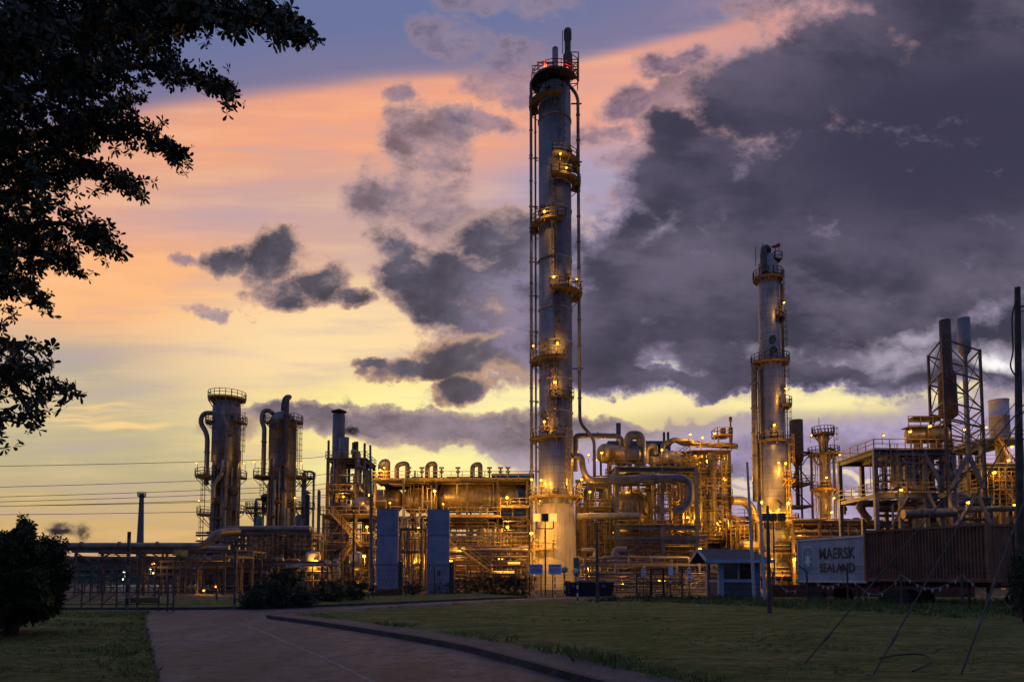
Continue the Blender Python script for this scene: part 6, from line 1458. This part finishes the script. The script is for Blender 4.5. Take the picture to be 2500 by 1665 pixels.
# ---- scaffolds and railed stagings among the units
for i, (x0, x1, y0, y1, d, nx, nz, dep, m, lb) in enumerate((
    (1640,1700,1110,1230,95.5,5,5,2,'yellow_steel','amber lit scaffold at the left of the amber tower'),
    (1700,1760,1120,1320,96.2,5,8,1.6,'steel_frame','tall thin scaffold in front of the amber tower'),
    (1575,1650,1215,1310,94,6,4,2,'yellow_steel','scaffold behind the curling blue grey pipe'),
    (1786,1852,1290,1400,93,6,4,2,'yellow_steel','low scaffold beside the right column foot'),
    (1425,1500,1250,1400,91,6,6,2,'steel_frame','scaffold over the shaded pipes right of the pale base'),
    (1100,1180,1300,1400,91,6,5,2,'steel_frame','scaffold right of the right blue slab'),
    (1228,1290,1270,1400,91,5,6,2,'steel_frame','scaffold behind the strip lights left of the pale base'),
    (600,690,1310,1400,81,7,4,2,'steel_frame','brown scaffold under the raised rack'),
    (690,785,1320,1410,82,7,4,2,'steel_frame','brown scaffold left of the yellow stair'),
    (795,900,1180,1235,111,7,3,2,'steel_frame','scaffold on the furnace structure'),
    (190,335,1383,1450,59,9,4,2,'dark_steel','thin dark lattice under the left half of the pipe bridge'),
    (345,470,1383,1450,58.5,8,4,2,'dark_steel','thin dark lattice under the right half of the pipe bridge'),
    (575,640,1330,1420,72,6,4,2,'dark_steel','thin dark lattice behind the fence left of the shrubs'),
    (2150,2260,1110,1190,73.2,7,4,2,'blue_grey_steel','thin scaffold under the right platform'),
    (2400,2498,1150,1260,82.5,7,5,2,'yellow_steel','amber scaffold beside the zigzag stairs'),
    (1500,1620,1320,1400,90,8,4,2,'steel_frame','shaded scaffold under the blue grey frame'),
    (1905,1945,1280,1400,93.5,4,5,1.5,'yellow_steel','narrow lit scaffold right of the right column foot'))):
    scaffold(lb, x0, x1, y0, y1, d, nx, nz, dep, m, .06, 300+i)
for i, (x0, x1, y0, y1, d0, d1, n, lb) in enumerate((
    (1500,1700,1160,1310,99,101,90,'web of thin pipes deep inside the blue grey frame'),
    (1690,1785,1110,1400,103,106,90,'web of thin pipes deep inside the amber tower'),
    (915,1290,1262,1300,103.5,105,50,'web of thin pipes behind the lying drums'),
    (905,1290,1300,1430,88,92,95,'web of thin lit pipes behind the blue slabs'),
    (600,905,1290,1430,90,98,95,'web of thin pipes behind the raised rack'),
    (1440,1720,1400,1445,70,76,70,'web of thin pipes low behind the gate'))):
    t = thing('pipework', lb, 'pipework', at((x0+x1)/2, y1, d0)); clutter(t, x0, x1, y0, y1, d0, d1, n, 500+i, .03, .10, mats=('bright_pipe','yellow_steel','lagged_pipe','steel_frame'), vert=.55)
# ------------------------------------------------------------------ lamps
W = [ # px, py, depth, power, where
 (1368,376,84.7,130,'above the upper right deck of the tallest column'),(1383,410,84.9,110,'between the two upper right decks of the tallest column'),
 (1329,517,85,200,'on the fourth deck of the tallest column'),(1352,676,85,170,'left on the middle deck of the tallest column'),(1407,682,87,90,'right on the middle deck of the tallest column'),
 (1302,844,86,90,'left beside the risers of the tallest column'),(1361,838,85,320,'right above the lower middle deck of the tallest column'),(1355,933,85,230,'on the small lone deck of the tallest column'),
 (1329,1029,85,260,'above the deck over the caged yellow ladder'),(1298,1170,86.5,220,'left of the tallest column just above the ring deck'),(1321,1172,85,420,'against the tallest column just above the ring deck'),(1420,1170,86,240,'right of the tallest column above the ring deck'),
 (1297,1301,84,900,'on the caged ladder beside the pale column base'),(1440,1200,88,160,'at the bent pipes right of the ring deck'),
 (928,1147,95.5,260,'on the leftmost hooped pipe'),(938,1141,95.3,90,'topmost on the leftmost hooped pipe'),(936,1190,93,300,'left in front of the lying drums'),(1061,1198,94,900,'centre in front of the lying drums'),
 (1238,1214,92.5,700,'right in front of the largest lying drum'),(952,1227,93,120,'above the left blue slab'),(1082,1230,93,150,'above the right blue slab'),(1239,1286,93,500,'under the right yellow walkway'),
 (889,1357,86,900,'large, left of the left blue slab'),(879,1360,86,200,'small, next to the large one left of the left blue slab'),(1222,1360,88,1501,'brightest, low before the thick uprights'),(896,1285,90,400,'under the yellow access platform'),
 (1009,1370,80,350,'low left between the blue slabs'),(1031,1368,80,350,'low right between the blue slabs'),(1022,1288,80,200,'high between the blue slabs'),(1120,1348,84,350,'low right of the right blue slab'),(1126,1346,85,200,'close beside the low one right of the right slab'),(1101,1369,78,250,'just right of the right slab edge'),
 (873,1420,80,160,'low by the fence left of the left slab'),(772,1369,77,500,'beside the upright pale drum'),(839,1212,112,420,'on the furnace frame'),(902,1208,95,260,'at the right end of the yellow platform'),
 (480,1130,108,60,'on the left deck of the broad left column'),(486,1221,108,70,'lower left of the broad left column'),(597,1130,108,50,'right deck of the broad left column'),(486,1313,100,80,'left foot of the broad left column'),(569,1322,100,70,'before the foot of the broad left column'),
 (621,1127,106,50,'on the left deck of the domed column'),(737,1130,106,50,'on the right deck of the domed column'),(720,1215,104,120,'halfway down right of the domed column'),(590,1312,98,120,'left of three at the rack top'),(583,1315,98,80,'middle of three at the rack top'),
 (374,1375,58,70,'hung from the left pipe bridge'),(528,1431,64,90,'low in the dim pipe maze'),(497,1440,66,45,'lowest in the dim pipe maze'),
 (1469,1105,92,200,'left of the round ended drum'),(1437,1110,90,120,'on a mast right of the tall column'),(1455,1122,89,90,'by the down pipe'),(1616,1098,93,300,'over the dark drum'),(1685,1060,97,260,'tall mast at the amber tower roof'),(1715,1068,97,200,'second mast at the amber tower roof'),(1745,1058,98,160,'beside the roof platform'),
 (1702,1104,99,500,'under the roof pipe of the amber tower'),(1724,1124,101,800,'mid height left in the amber tower'),(1765,1114,101,500,'upper right in the amber tower'),(1770,1172,101,900,'second deck right in the amber tower'),(1677,1262,95,900,'inside the frame under the curling pipe'),(1750,1277,101,900,'lower deck of the amber tower'),
 (1708,1340,76,500,'left above the gatehouse roof'),(1610,1415,76,160,'low behind the gate'),(1519,1418,76,110,'low behind the skip end'),(1432,1386,82,150,'tiny, right of the pale base'),(1530,1180,97,500,'under the upper deck'),(1500,1300,98,600,'before the huge drum'),
 (1914,739,92.5,120,'high right on the right column'),(1919,948,92.5,160,'right middle of the right column'),(1890,1037,92,220,'front middle of the right column'),(1918,1131,92,170,'right lower part of the right column'),(1901,1129,92,60,'front lower part of the right column'),
 (1858,1226,90.5,1000,'left at the foot deck of the right column'),(1924,1228,90.5,700,'right at the foot deck of the right column'),(1939,1365,89,600,'low right at the right column foot'),(1884,1366,89,300,'low front at the right column foot'),(1970,1433,60,400,'low under the pale container'),(1948,1312,92,250,'above the pale container corner'),
 (2050,1110,102,90,'upper right of the slim amber column'),(2036,1215,102,360,'right of the slim amber column'),(2030,1250,102,300,'low front of the slim amber column'),(2018,1165,102,180,'upper front of the slim amber column'),(1981,1062,104,40,'left top of the slim amber column'),
 (2222,1053,73,160,'left over the right platform drum'),(2270,1040,73,160,'right over the right platform drum'),(2355,1048,74,130,'inside the braced tower'),(2408,1042,82,20,'beside the pale stack'),(2363,1226,72,480,'bright, under the right structure'),(2427,1153,82,500,'on the amber stairs structure'),(2470,1090,82,260,'right of the pale stack'),(2478,1232,80,600,'low at the right edge'),(2462,1123,82,200,'between the zigzag stairs'),(2200,1195,73,200,'under the left of the right platform'),(2157,1062,76,60,'on the left corner of the right platform'),
]
for px, py, d, pw, wh in W: lamp(px, py, d, wh, pw*(1.25 if px < 2100 else .45)*(2.2 if 1850 < px < 1945 and py > 1100 else 1), size=.38 if pw > 1500 else (.22 if pw >= 500 else (.17 if pw > 150 else .13)), off=.6)
for px, py, wh in ((475,1422,'by the pipe maze'),(301,1413,'far left of the far group'),(361,1411,'upper middle of the far group'),(375,1398,'beneath the bridge lamp'),(366,1388,'just under the bridge'),(390,1426,'right of the far group'),(303,1396,'upper left of the far group')):
    lamp(px, py, 120, wh, 120, col=(.8,1,.7), glow='green_white_glow', size=.15, lab='far greenish white lamp')
# long strip lights low on the exchanger block
for i, (a, b, y, lb) in enumerate(((1240,1270,1374,'upper of two glowing strip lights left of the pale column base'),(1205,1256,1396,'lower of two glowing strip lights left of the pale column base'))):
    tag(MB().cyl(at(a,y,80), at(b,y,80), .13, 8).obj('strip_light','pale_glow'), lb, 'strip light')
